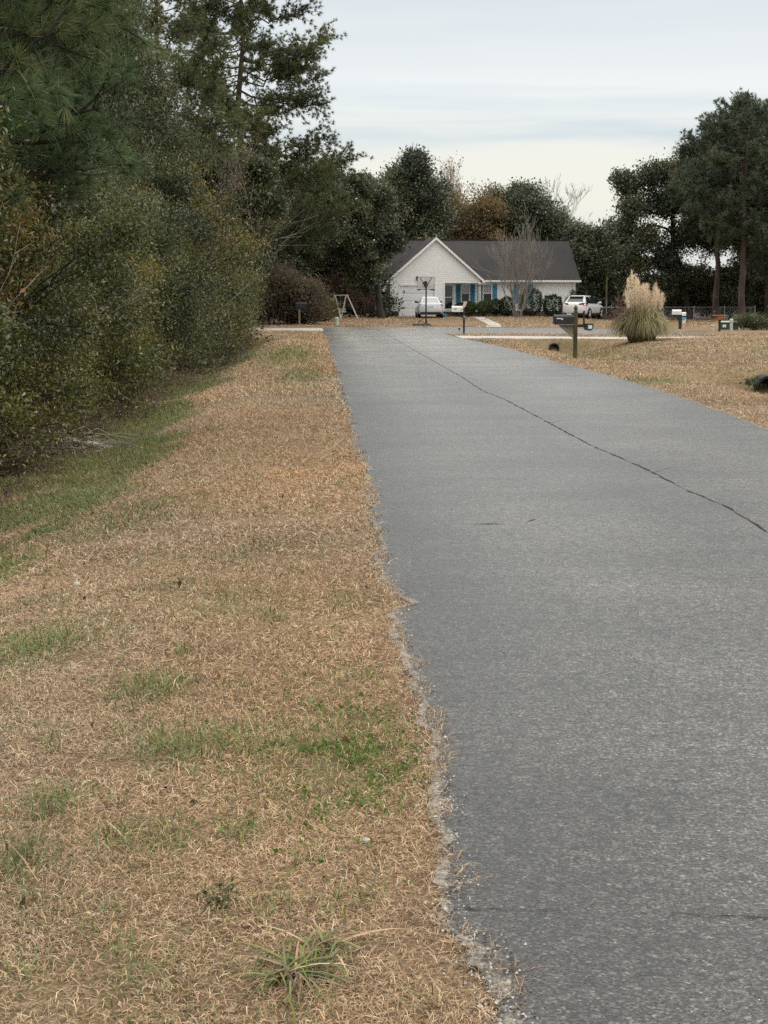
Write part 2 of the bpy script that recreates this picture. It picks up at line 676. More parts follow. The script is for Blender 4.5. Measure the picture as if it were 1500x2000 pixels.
mat_blades()
simple('crack_tar', (.03, .029, .028), .9, .4, 30, .2)
simple('concrete', (.43, .40, .345), .85, .16, 2.2, .3, bump=.2)
simple('siding', (.90, .91, .89), .55, .03, .5)
simple('white_trim', (.88, .88, .86), .45, .04, 1.5)
simple('door_white', (.86, .87, .90), .45, .04, 1.2)
simple('teal_shutter', (.055, .24, .40), .5, .10, 3)
simple('brick_base', (.10, .085, .08), .85, .3, 6)
simple('glass_dark', (.022, .028, .034), .06, .3, 1.2, .8)
simple('glass_screen', (.05, .052, .055), .25, .2, 3, .5)
simple('glass_blind', (.36, .37, .36), .12, .15, 1.5, .7)
simple('car_white', (.74, .75, .76), .22, .03, 1.5, .6)
simple('car_silver', (.62, .66, .70), .22, .04, 1.5, .6)
simple('car_black', (.012, .012, .013), .5, .3, 4, .4)
simple('tyre', (.018, .018, .019), .85, .3, 8, .3)
simple('alloy', (.55, .56, .58), .3, .06, 6, .5, metal=.6)
simple('tail_red', (.30, .02, .022), .2, .15, 5, .6)
simple('plate_white', (.62, .63, .66), .5, .08, 12)
simple('mail_black', (.016, .016, .019), .4, .3, 6, .5)
simple('mail_white', (.78, .79, .77), .4, .06, 8)
simple('mark_grey', (.10, .10, .10), .6, .2, 12)
simple('decal_white', (.75, .76, .78), .5, .05, 12)
simple('post_green', (.085, .078, .038), .9, .45, 9, .2, bump=.4, scl=(1, 1, .25))
simple('post_grey', (.22, .20, .17), .9, .35, 9, .2, bump=.4, scl=(1, 1, .25))
simple('post_dark', (.045, .037, .03), .9, .4, 9, .2, bump=.4, scl=(1, 1, .25))
simple('post_tan', (.30, .23, .15), .9, .25, 9, .2, bump=.3, scl=(1, 1, .25))
simple('sun_bleached', (.58, .58, .50), .8, .15, 5, .3)
simple('utility_green', (.035, .06, .042), .5, .2, 4, .4)
simple('utility_pale', (.45, .53, .43), .55, .12, 4, .4)
simple('orange_rust', (.30, .085, .03), .8, .4, 8, .2)
simple('steel', (.36, .38, .40), .4, .15, 10, .5, metal=.7)
simple('pole_black', (.014, .014, .015), .45, .3, 6, .4)
simple('board_clear', (.62, .63, .61), .2, .06, 4, .5).node_tree.nodes['Principled BSDF'].inputs['Alpha'].default_value = .55
simple('mower_yellow', (.42, .27, .02), .5, .1, 5)
simple('mower_body', (.016, .02, .018), .5, .3, 5)
simple('bucket_blue', (.03, .25, .42), .45, .12, 5)
simple('paper_blue', (.12, .36, .62), .6, .12, 9)
simple('pink_paper', (.55, .42, .38), .8, .12, 9)
simple('old_metal_roof', (.5, .53, .56), .5, .15, 1.2)
simple('shed_wall', (.14, .12, .10), .9, .25, 2)
simple('shed_roof', (.17, .155, .14), .9, .3, 3)
simple('bark_pine', (.085, .062, .054), .95, .45, 3.5, .15, bump=.7, scl=(1, 1, .3))
simple('bark_grey', (.16, .145, .125), .95, .4, 4, .15, bump=.6, scl=(1, 1, .3))
simple('bark_pale', (.33, .29, .25), .9, .3, 5, .2, bump=.4, scl=(1, 1, .25))
simple('bark_mid', (.24, .222, .20), .95, .3, 4, .15, bump=.4, scl=(1, 1, .3))
simple('bark_dark', (.05, .043, .037), .95, .4, 4, .15, bump=.6, scl=(1, 1, .3))
simple('twig_brown', (.135, .10, .085), .95, .35, 8, .15)
simple('twig_red', (.15, .085, .072), .95, .35, 8, .15)
simple('culvert_black', (.013, .013, .014), .6, .3, 8, .3)
simple('chip_pale', (.44, .41, .37), .95, .3, 40, .2)
simple('sand_pale', (.33, .30, .255), .95, .3, 45, .1, bump=.5)


def mat_dust():
    m, nt, b = new_mat('sand_dust')
    L = nt.links.new
    a = N(nt, 'ShaderNodeAttribute', attribute_name='fade')
    n1 = noise(nt, 70, 5, .8)
    n2 = noise(nt, 7, 3, .6)
    c1 = ramp(nt, [(.3, (.20, .18, .15)), (.7, (.40, .37, .325))])
    L(n1.outputs['Fac'], c1.inputs[0])
    L(c1.outputs[0], b.inputs['Base Color'])
    b.inputs['Roughness'].default_value = .95
    b.inputs['Specular IOR Level'].default_value = .1
    m1 = N(nt, 'ShaderNodeMath', operation='MULTIPLY')
    L(n1.outputs['Fac'], m1.inputs[0])
    L(n2.outputs['Fac'], m1.inputs[1])
    m2 = N(nt, 'ShaderNodeMath', operation='MULTIPLY')
    L(m1.outputs[0], m2.inputs[0])
    L(a.outputs['Fac'], m2.inputs[1])
    r = ramp(nt, [(.155, (0, 0, 0)), (.30, (.8, .8, .8))])
    L(m2.outputs[0], r.inputs[0])
    t = N(nt, 'ShaderNodeBsdfTransparent')
    x = N(nt, 'ShaderNodeMixShader')
    L(r.outputs[0], x.inputs[0])
    L(t.outputs[0], x.inputs[1])
    L(b.outputs[0], x.inputs[2])
    L(x.outputs[0], nt.nodes['Material Output'].inputs['Surface'])


mat_dust()


def mat_shingle():
    m, nt, b = new_mat('roof_shingle')
    L = nt.links.new
    n1 = noise(nt, 16, 5, .7)
    c1 = ramp(nt, [(.3, (.024, .0235, .0235)), (.7, (.056, .0545, .054))])
    L(n1.outputs['Fac'], c1.inputs[0])
    n2 = noise(nt, .55, 4, .6)
    c2 = ramp(nt, [(.3, (.85, .84, .86)), (.7, (1.2, 1.15, 1.12))])
    L(n2.outputs['Fac'], c2.inputs[0])
    mx = N(nt, 'ShaderNodeMix', data_type='RGBA', blend_type='MULTIPLY')
    mx.inputs['Factor'].default_value = 1
    L(c1.outputs[0], mx.inputs['A'])
    L(c2.outputs[0], mx.inputs['B'])
    L(mx.outputs['Result'], b.inputs['Base Color'])
    b.inputs['Roughness'].default_value = .9
    b.inputs['Specular IOR Level'].default_value = .25
    return m


mat_shingle()

leaf_mat('leaf_myrtle', [(0, (.028, .038, .011)), (.35, (.080, .097, .024)), (.65, (.150, .160, .036)), (.87, (.22, .195, .045)), (1, (.29, .17, .055))], .42, .25, .5)
leaf_mat('leaf_bay', [(0, (.028, .038, .013)), (.35, (.080, .094, .026)), (.65, (.145, .152, .04)), (.87, (.21, .185, .05)), (1, (.30, .15, .055))], .45, .25, .45)
leaf_mat('leaf_privet', [(0, (.024, .034, .014)), (.4, (.068, .085, .031)), (.75, (.122, .135, .052)), (1, (.20, .185, .085))], .42, .2, .5)
leaf_mat('leaf_oak', [(0, (.042, .054, .034)), (.5, (.096, .114, .063)), (.85, (.15, .162, .085)), (1, (.23, .205, .115))], .45, .15, .45)
leaf_mat('leaf_rust', [(0, (.085, .066, .034)), (.5, (.21, .155, .075)), (1, (.33, .24, .12))], .6, .35, .3)
leaf_mat('leaf_gold', [(0, (.12, .085, .035)), (.5, (.22, .155, .065)), (1, (.34, .25, .12))], .6, .4, .3)
leaf_mat('leaf_vine', [(0, (.06, .056, .042)), (.5, (.135, .112, .08)), (.85, (.17, .15, .085)), (1, (.21, .11, .07))], .7, .25, .25)
leaf_mat('leaf_dead', [(0, (.055, .03, .018)), (.5, (.14, .078, .042)), (.85, (.25, .15, .085)), (1, (.36, .27, .18))], .8, .15, .2)
leaf_mat('leaf_red', [(0, (.12, .045, .02)), (.5, (.30, .10, .04)), (1, (.48, .27, .15))], .6, .35, .3)
leaf_mat('needle_near', [(0, (.026, .05, .02)), (.45, (.075, .125, .045)), (.8, (.14, .19, .065)), (1, (.25, .23, .10))], .5, .2, .4)
leaf_mat('needle_far', [(0, (.035, .046, .022)), (.5, (.105, .132, .05)), (.85, (.175, .195, .07)), (1, (.21, .18, .09))], .55, .2, .35)
leaf_mat('needle_dark', [(0, (.036, .052, .034)), (.5, (.088, .118, .070)), (1, (.15, .175, .10))], .55, .15, .35)
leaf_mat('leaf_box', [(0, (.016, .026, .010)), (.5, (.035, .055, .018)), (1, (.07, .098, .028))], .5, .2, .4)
leaf_mat('leaf_box_lit', [(0, (.03, .05, .012)), (.5, (.068, .10, .02)), (1, (.12, .15, .034))], .5, .25, .4)  # brighter copy of the box leaf, lit look painted into its colour
leaf_mat('leaf_weed', [(0, (.06, .13, .02)), (1, (.18, .26, .06))], .5, .3, .3)
leaf_mat('pampas_blade', [(0, (.13, .10, .055)), (.3, (.20, .18, .08)), (.65, (.33, .30, .15)), (1, (.54, .46, .29))], .6, .25, .3)
leaf_mat('pampas_plume', [(0, (.58, .44, .34)), (.5, (.78, .66, .50)), (1, (.88, .80, .62))], .9, .35, .1)

# ------------------------------------------------------------------ ground, road, drives
# road outline (metres), from bottom left round the turning head and back
left_px = [(985, 2000), (965, 1905), (925, 1890), (955, 1868), (915, 1830), (884, 1800), (882, 1740), (886, 1650), (868, 1560), (846, 1470), (832, 1400),
           (812, 1330), (790, 1260), (768, 1215), (795, 1182), (760, 1150), (742, 1100), (735, 1040), (724, 985), (712, 968), (722, 952), (704, 905), (690, 860),
           (676, 810), (664, 770), (655, 735), (645, 700), (638, 672)]
right_px = [(1500, 840), (1400, 802), (1300, 768), (1200, 738), (1100, 711), (1000, 683), (940, 669), (900, 661)]


def plane(px, py, z=0):
    d = ray(px, py)
    p = CAM + d * ((z - CAM[2]) / d[2])
    return p[0], p[1]


lp = [plane(*p) for p in left_px]
lp = [(lp[0][0] - .02, -3.0), (lp[0][0] - .05, 1.5)] + lp + [(.47, 60), (.38, 70), (.32, 78)]
rp = [plane(*p) for p in right_px]
rp = [(5.35, -3.0), (5.25, 8)] + rp
ly, lx = np.array([p[1] for p in lp]), np.array([p[0] for p in lp])
ry, rx = np.array([p[1] for p in rp]), np.array([p[0] for p in rp])


def road_left(y):
    return np.interp(y, ly, lx)


def road_right(y):
    return np.interp(y, ry, rx)


rows = np.concatenate([np.arange(-3, 2, .5), np.arange(2, 9, .03), np.arange(9, 25, .07), np.arange(25, 79, .25)])
jit = lambda y, s: (fbm(y * 6 + s, y * 0 + s, 4) - .5) * .10 + (fbm(y * 1.1 + s, y * 0 + 3 * s, 3) - .5) * .10
leftE = [(float(road_left(y) + jit(y, 3.3)), float(y)) for y in rows]
rowsR = np.concatenate([np.arange(66.6, 25, -.25), np.arange(25, 8, -.08), np.arange(8, -3.1, -.4)])
rightE = [(float(road_right(min(y, 66)) + jit(y, 9.1)), float(y)) for y in rowsR]
head_pts = [(.30, 80), (.42, 82), (1.2, 84.2), (4, 85.2), (8, 84.2), (12, 81), (15.2, 77.6), (17.2, 74), (18.2, 70.6), (17.2, 68), (14.9, 66.1), (12.8, 65.9), (9.5, 67.3), (7.2, 67.6), (6.2, 67.2)]
hp = []
for i in range(len(head_pts) - 1):
    a, b = np.array(head_pts[i]), np.array(head_pts[i + 1])
    for t in np.linspace(0, 1, 10, endpoint=False):
        p = a + (b - a) * t
        hp.append((p[0] + random.uniform(-.05, .05), p[1] + random.uniform(-.05, .05)))
outline = leftE + hp + rightE


def poly_sheet(name, pts, z, mat, skirt=.12, zfun=None):
    bm = bmesh.new()
    zf = zfun or (lambda x, y: z)
    top = [bm.verts.new((x, y, zf(x, y))) for x, y in pts]
    bot = [bm.verts.new((x, y, zf(x, y) - skirt)) for x, y in pts]
    f = bm.faces.new(top)
    n = len(pts)
    for i in range(n):
        bm.faces.new((top[i], bot[i], bot[(i + 1) % n], top[(i + 1) % n]))
    bm.normal_update()
    if f.normal.z < 0:
        bmesh.ops.reverse_faces(bm, faces=bm.faces[:])
    bmesh.ops.triangulate(bm, faces=[f], ngon_method='EAR_CLIP')
    me = bpy.data.meshes.new(name)
    bm.to_mesh(me)
    bm.free()
    me.materials.append(mat)
    o = bpy.data.objects.new(name, me)
    COL.objects.link(o)
    return o


ROADZ = .012
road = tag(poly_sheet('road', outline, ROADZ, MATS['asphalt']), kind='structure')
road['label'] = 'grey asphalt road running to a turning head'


# ground sheet
def axis(segs):
    out = []
    for a, b, s in segs:
        out += list(np.arange(a, b, s))
    return np.array(out)


gx = axis([(-420, -40, 20), (-40, -8, 1.0), (-8, 1.2, .12), (1.2, 5, .6), (5, 14, .2), (14, 30, .6), (30, 60, 2), (60, 440, 20)])
gy = axis([(-30, 0, 3), (0, 2, .5), (2, 20, .12), (20, 70, .3), (70, 125, .8), (125, 200, 5), (200, 1240, 40)])
GX, GY = np.meshgrid(gx, gy)
GZ = H(GX, GY)
# the ground tucks under the asphalt
on_road = (GX > road_left(GY) + .32) & (GX < road_right(np.minimum(GY, 66)) - .32) & (GY < 84)
GZ = np.where(on_road, GZ - .05, GZ)
head_in = ((GX - 9.5) / 8.4) ** 2 + ((GY - 76) / 8.9) ** 2 < 1
GZ = np.where(head_in, GZ - .05, GZ)


SPOTS = [(345, 1465, .22, 1.0), (460, 1455, .13, .7), (650, 1490, .42, .9), (690, 1440, .3, .8), (560, 1430, .3, .5), (110, 1575, .14, .8), (70, 1250, .45, .9), (30, 1245, .4, .8), (280, 1345, .22, .9),
         (30, 1690, .18, .6), (330, 1640, .1, .8), (465, 1625, .1, .6), (430, 1755, .1, .3), (500, 1080, .3, .5), (455, 1170, .35, .5), (340, 1150, .35, .4), (200, 1000, .7, .8), (260, 980, .5, .7),
         (235, 1635, .1, .8), (700, 1175, .2, .5), (640, 1330, .3, .35), (415, 1190, .3, .4)]
SPOTW = []
for px, py, r, s in SPOTS:
    x, y = plane(px, py)
    SPOTW.append((x, y, r, s))


def green(x, y):
    """How green the turf is."""
    x = np.asarray(x, float)
    y = np.asarray(y, float)
    n = fbm(x * 1.3 + 5, y * .7 + 9, 4)
    edge = -1.2 - .45 * sstep(8, 30, y) + (fbm(x * .6, y * .35 + 40, 3) - .5) * 1.2
    g = sstep(0, -.55, x - edge) * (1 - sstep(62, 66, y)) * sstep(.22, .46, n)
    g = np.maximum(g, sstep(.58, .72, fbm(x * 2.1 + 50, y * 1.5, 4)) * .16 * (x < .5))
    for sx, sy, r, s in SPOTW:
        d2 = ((x - sx) / r) ** 2 + ((y - sy) / (r * 1.5)) ** 2
        g = np.maximum(g, s * .62 * np.exp(-d2 * 1.9) * (x < .6))
    # yellowish green stretches on the left verge far away and over the right lawn
    g = np.maximum(g, .75 * np.exp(-((x + .75) / .7) ** 2 - ((y - 42) / 7) ** 2))
    g = np.maximum(g, .6 * np.exp(-((x + .3) / .5) ** 2 - ((y - 31) / 4) ** 2))
    g = np.maximum(g, 1.0 * np.exp(-((x - 6.3) / .55) ** 2 - ((y - 28.5) / 1.0) ** 2) * (x > 5.4))
    g = np.maximum(g, sstep(.55, .72, fbm(x * .35 + 3, y * .18 + 8, 4)) * .35 * (x > 5.4))
    g = np.maximum(g, .5 * np.exp(-((x - 9.3) / 1.6) ** 2) * (y > 44) * (y < 58))
    return np.clip(g, 0, 1)


litter = sstep(-2.7, -3.2, GX + (fbm(GX * 2, GY * 2, 3) - .5) * .9) * (1 - sstep(66, 70, GY))
litter = np.maximum(litter, sstep(88, 92, GY) * sstep(0.5, -2.5, GX))
litter = np.maximum(litter, sstep(116, 124, GY))
litter = np.maximum(litter, sstep(.55, .7, fbm(GX * .5, GY * .5, 4)) * .4)
nY, nX = GX.shape
idx = np.arange(nX * nY).reshape(nY, nX)
F = np.stack([idx[:-1, :-1].ravel(), idx[:-1, 1:].ravel(), idx[1:, 1:].ravel(), idx[1:, :-1].ravel()], 1)
ground = np_mesh('ground', np.stack([GX.ravel(), GY.ravel(), GZ.ravel()], 1), F, MATS['dormant_turf'], attrs={'green': green(GX, GY).ravel(), 'litter': litter.ravel()}, smooth=True)
tag(ground, 'dormant tan lawn with green patches', kind='structure')


def ribbon(pts, z, w, jitw=.4, seed=0):
    rg = np.random.default_rng(seed)
    P = []
    for i in range(len(pts) - 1):
        a, b = np.array(pts[i]), np.array(pts[i + 1])
        k = max(2, int(np.linalg.norm(b - a) / .12))
        for t in np.linspace(0, 1, k, endpoint=False):
            P.append(a + (b - a) * t)
    P.append(np.array(pts[-1]))
    P = np.array(P, float)
    P += rg.normal(0, w * .35, P.shape)
    T = np.gradient(P, axis=0)
    T /= np.linalg.norm(T, axis=1)[:, None] + 1e-9
    nrm = np.stack([-T[:, 1], T[:, 0]], 1)
    ww = w * (1 + jitw * rg.normal(0, 1, len(P)))[:, None].clip(.25, 2) / 2
    ww[0] = ww[-1] = .001
    A, B = P + nrm * ww, P - nrm * ww
    V = np.concatenate([np.c_[A, np.full(len(A), z)], np.c_[B, np.full(len(B), z)]])
    n = len(P)
    F = np.array([(i, i + 1, n + i + 1, n + i) for i in range(n - 1)])
    return V, F


seam = [plane(*p, z=ROADZ) for p in [(1620, 1095), (1500, 1040), (1420, 990), (1340, 957), (1260, 915), (1150, 868), (1050, 814), (985, 780), (940, 762), (905, 738), (820, 690), (775, 664), (750, 650), (735, 642)]]
Vs, Fs, off = [], [], 0
side = []
for q_ in range(3, len(seam) - 4, 2):
    a_, b_ = np.array(seam[q_]), np.array(seam[q_ + 1])
    f_ = random.random()
    o_ = a_ + (b_ - a_) * f_
    dd_ = (b_ - a_) / np.linalg.norm(b_ - a_)
    side.append(([tuple(o_), tuple(o_ + dd_ * random.uniform(.3, .9) + np.array([random.choice((-1, 1)) * random.uniform(.08, .3), 0]))], .006))
for k, (pts, w) in enumerate(side + [(seam, .014), ([plane(*p, z=ROADZ) for p in [(890, 1779), (960, 1776), (1040, 1780), (1100, 1777)]], .0055),
                              ([plane(*p, z=ROADZ) for p in [(880, 1785), (900, 1772), (930, 1780)]], .006),
                              ([plane(*p, z=ROADZ) for p in [(920, 1024), (990, 1023)]], .012), ([plane(*p, z=ROADZ) for p in [(1030, 1019), (1050, 1014)]], .010),
                              ([plane(*p, z=ROADZ) for p in [(1310, 1783), (1390, 1791), (1440, 1790), (1520, 1797)]], .004)]):
    v, f = ribbon(pts, ROADZ + .003, w, .75, seed=k)
    Vs.append(v)
    Fs.append(f + off)
    off += len(v)
np_mesh('crack', np.concatenate(Vs), np.concatenate(Fs), MATS['crack_tar'], parent=road)

# concrete drives and path
zg = lambda dz: (lambda x, y: float(H(x, y)) + dz)


def strip_outline(a_pts, b_pts, n=14):
    def dens(p):
        out = []
        for i in range(len(p) - 1):
            for t in np.linspace(0, 1, n, endpoint=False):
                out.append((p[i][0] + (p[i + 1][0] - p[i][0]) * t + random.uniform(-.02, .02), p[i][1] + (p[i + 1][1] - p[i][1]) * t + random.uniform(-.02, .02)))
        out.append(p[-1])
        return out
    return dens(a_pts) + dens(b_pts[::-1])


dr = poly_sheet('driveway', strip_outline([(5.62, 59.0), (9, 58.4), (14, 57.6), (22, 56.2), (40, 53.0)], [(5.75, 63.3), (9, 61.6), (14, 60.4), (22, 58.9), (40, 55.6)]), 0, MATS['concrete'], .1, zg(.03))
tag(dr, 'pale concrete driveway crossing the ditch on the right', kind='structure')
dl = poly_sheet('driveway', strip_outline([(.42, 73.2), (-2.2, 74.6), (-9, 74.4)], [(.40, 80.4), (-1.0, 80.6), (-9, 80.8)]), 0, MATS['concrete'], .1, zg(.03))
tag(dl, 'pale concrete driveway leaving the road on the left', kind='structure')
pa = poly_sheet('path', strip_outline([(9.3, 84.0), (10.3, 92), (11.0, 107)], [(10.1, 83.4), (11.1, 92), (11.7, 107)]), 0, MATS['concrete'], .1, zg(.03))
tag(pa, 'narrow concrete path across the far lawn', kind='structure')
pad = poly_sheet('driveway', strip_outline([(6.6, 111.0), (6.9, 86)], [(9.2, 111.0), (10.2, 84.5)]), 0, MATS['dormant_turf'], .1, zg(.02))
tag(pad, 'worn bare parking strip in front of the garage', kind='structure')


# ------------------------------------------------------------------ foliage machinery
def unit(v):
    return v / (np.linalg.norm(v, axis=-1, keepdims=True) + 1e-9)


def leaf_geo(C, rg, size, aspect=.42, up=.25, out=None, jit=.35, fold=.18):
    """One folded four-cornered leaf per centre."""
    n = len(C)
    d = rg.normal(0, 1, (n, 3))
    d[:, 2] += up
    if out is not None:
        d += out * .8
    d = unit(d)
    s = unit(np.cross(d, rg.normal(0, 1, (n, 3))))
    nn = np.cross(d, s)
    L = (size * (1 + jit * rg.normal(0, 1, n)).clip(.4, 2))[:, None]
    W = L * aspect * .5
    V = np.stack([C, C + d * L * .5 + s * W + nn * L * fold, C + d * L, C + d * L * .5 - s * W + nn * L * fold], 1).reshape(-1, 3)
    F = np.arange(n * 4, dtype=np.int32).reshape(n, 4)
    return V, F


def needle_geo(P, D, rg, n, length, width, spread=.9):
    """Bundles of needles at points P heading along D."""
    m = len(P)
    base = np.repeat(P, n, 0)
    d = unit(np.repeat(unit(D), n, 0) + rg.normal(0, spread * .62, (m * n, 3)))
    L = (length * (1 + .2 * rg.normal(0, 1, m * n)).clip(.5, 1.5))[:, None]
    s = unit(np.cross(d, rg.normal(0, 1, (m * n, 3)))) * width / 2
    tip = base + d * L
    tip[:, 2] -= .10 * L[:, 0]
    V = np.stack([base - s, base + s, tip], 1).reshape(-1, 3)
    F = np.arange(m * n * 3, dtype=np.int32).reshape(m * n, 3)
    return V, F


def tube_geo(polys, sides=5):
    Vs, Fs, off = [], [], 0
    for P, rad in polys:
        P = np.asarray(P, float)
        rad = np.asarray(rad, float)
        k = len(P)
        T = unit(np.gradient(P, axis=0))
        ref = np.array([0, 0, 1.0]) if abs(T[0, 2]) < .8 else np.array([1.0, 0, 0])
        U = unit(np.cross(T, ref))
        W = np.cross(T, U)
        a = np.arange(sides) * 2 * math.pi / sides
        ring = P[:, None] + rad[:, None, None] * (np.cos(a)[None, :, None] * U[:, None] + np.sin(a)[None, :, None] * W[:, None])
        Vs.append(ring.reshape(-1, 3))
        i = np.arange(k - 1)[:, None] * sides
        j = np.arange(sides)[None]
        f = np.stack([i + j, i + (j + 1) % sides, i + sides + (j + 1) % sides, i + sides + j], -1).reshape(-1, 4)
        Fs.append(f + off)
        off += k * sides
    return np.concatenate(Vs), np.concatenate(Fs)


def limb(a, b, rg, r0, r1, k=6, wob=.08, sag=0.0):
    a, b = np.asarray(a, float), np.asarray(b, float)
    t = np.linspace(0, 1, k)[:, None]
    L = np.linalg.norm(b - a)
    P = a + (b - a) * t
    w = rg.normal(0, wob * L, (k, 3)) * np.sin(t * math.pi)
    P = P + w
    P[:, 2] += sag * L * (np.sin(t[:, 0] * math.pi))
    return P, np.linspace(r0, r1, k)


def make_tree(name, label, cat, base, trunk_top, r, blobs, leaf, rg, leafm, barkm, n_tw=26, per=60, sig=.35, lsize=.12, aspect=.5, group=None, shell=.55, tops=1.0, trunk_base=None, tvar=.16):
    """Broad-leaved tree: tapered trunk, a limb into every clump, twigs, leaf clusters round the twig ends.  blobs: (x,y,z,rx,ry,rz) relative to base."""
    t = thing(name, label, cat, base, 0, group)
    polys = []
    tt = np.array(trunk_top, float)
    tb = np.array(trunk_base if trunk_base is not None else (0, 0, -.15), float)
    P, rad = limb(tb, tt, rg, r, r * .35, 9, .015)
    rad[0] *= 1.35
    polys.append((P, rad))
    C, T, O = [], [], []
    for (bx, by, bz, ax, ay, az) in blobs:
        c = np.array([bx, by, bz])
        # where the limb leaves the trunk
        k = np.argmin(np.abs(P[:, 2] - (bz - .9 * max(az, .35 * math.hypot(bx - tt[0], by - tt[1])))))
        k = min(max(k, 2), len(P) - 1)
        lp_, lr = limb(P[k], c, rg, rad[k] * .55, r * .1, 6, .07, .06)
        polys.append((lp_, lr))
        d = unit(rg.normal(0, 1, (n_tw, 3)))
        rr = (shell + (1 - shell) * rg.random(n_tw))[:, None] * (1 + .18 * rg.normal(0, 1, (n_tw, 1)))
        tips = c + d * rr * np.array([ax, ay, az])
        for q in range(n_tw):
            if q % 2 == 0:
                s = lp_[rg.integers(3, 6)]
                polys.append(limb(s, tips[q], rg, r * .075 + .006, .006, 4, .08))
        ct = rg.normal(.45, tvar) + .10 * d[:, 2]
        m = (per * rg.uniform(.5, 1.5, n_tw)).astype(int)
        rep = np.repeat(np.arange(n_tw), m)
        cc = tips[rep] + rg.normal(0, 1, (len(rep), 3)) * sig * np.array([1, 1, .75])
        C.append(cc)
        O.append(d[rep])
        T.append(np.repeat(ct + .12 * rg.normal(0, 1, n_tw), m) + .13 * rg.normal(0, 1, len(rep)))
    C, T, O = np.concatenate(C), np.concatenate(T), np.concatenate(O)
    V, F = leaf_geo(C, rg, lsize, aspect, .2, O * .4)
    np_mesh('crown', V, F, MATS[leafm], t, {'tint': np.repeat(T.clip(0, 1), 4)})
    V, F = tube_geo(polys)
    np_mesh('trunk', V, F, MATS[barkm], t, smooth=True)
    return t


def grow(rg, p, d, L, r, depth, polys, tips, spread=.6, upb=.25, kids=3, shrink=.68, k=5, wob=.09, rmin=.004):
    P = [np.array(p, float)]
    d = unit(np.array(d, float))
    dirs = [d]
    for i in range(k - 1):
        d = unit(d + rg.normal(0, wob, 3) + np.array([0, 0, upb * .12]))
        P.append(P[-1] + d * L / (k - 1))
        dirs.append(d)
    r1 = max(r * .55, rmin)
    polys.append((np.array(P), np.linspace(r, r1 if depth else rmin, k)))
    if depth == 0:
        tips.append((P[-1], d))
        tips.append((P[-3], d))
        return
    for c in range(kids):
        i = k - 1 if c == 0 else rg.integers(1, k)
        nd = unit(dirs[i] + rg.normal(0, spread, 3) + np.array([0, 0, upb]))
        rr = np.linspace(r, r1, k)[i]
        grow(rg, P[i], nd, L * shrink * rg.uniform(.75, 1.2), max(rr * (.8 if c == 0 else .6), rmin), depth - 1, polys, tips, spread, upb, kids, shrink, max(3, k - 1), wob, rmin)


def bare_tree(name, label, cat, base, rg, stems, barkm, depth=4, leafm=None, per=0, lsize=.08, sig=.15, group=None, rmin=.008, kids=3, spread=.5, upb=.25, lf='crown', aspect=.6, shrink=.68):
    """Leafless (or nearly leafless) branching plant.  stems: (offset, direction, length, radius)."""
    t = thing(name, label, cat, base, 0, group)
    polys, tips = [], []
    for o, d, L, r in stems:
        grow(rg, o, d, L, r, depth, polys, tips, spread, upb, kids, shrink, rmin=rmin)
    V, F = tube_geo(polys, 4)
    np_mesh('trunk' if lf == 'crown' else 'stems', V, F, MATS[barkm], t, smooth=True)
    if per:
        P = np.array([q[0] for q in tips])
        m = rg.poisson(per, len(P))
        rep = np.repeat(np.arange(len(P)), m)
        C = P[rep] + rg.normal(0, sig, (len(rep), 3))
        V, F = leaf_geo(C, rg, lsize, aspect, 0)
        T = (.5 + .2 * rg.normal(0, 1, len(P)))[rep] + .2 * rg.normal(0, 1, len(rep))
        np_mesh(lf, V, F, MATS[leafm], t, {'tint': np.repeat(T.clip(0, 1), 4)})
    return t


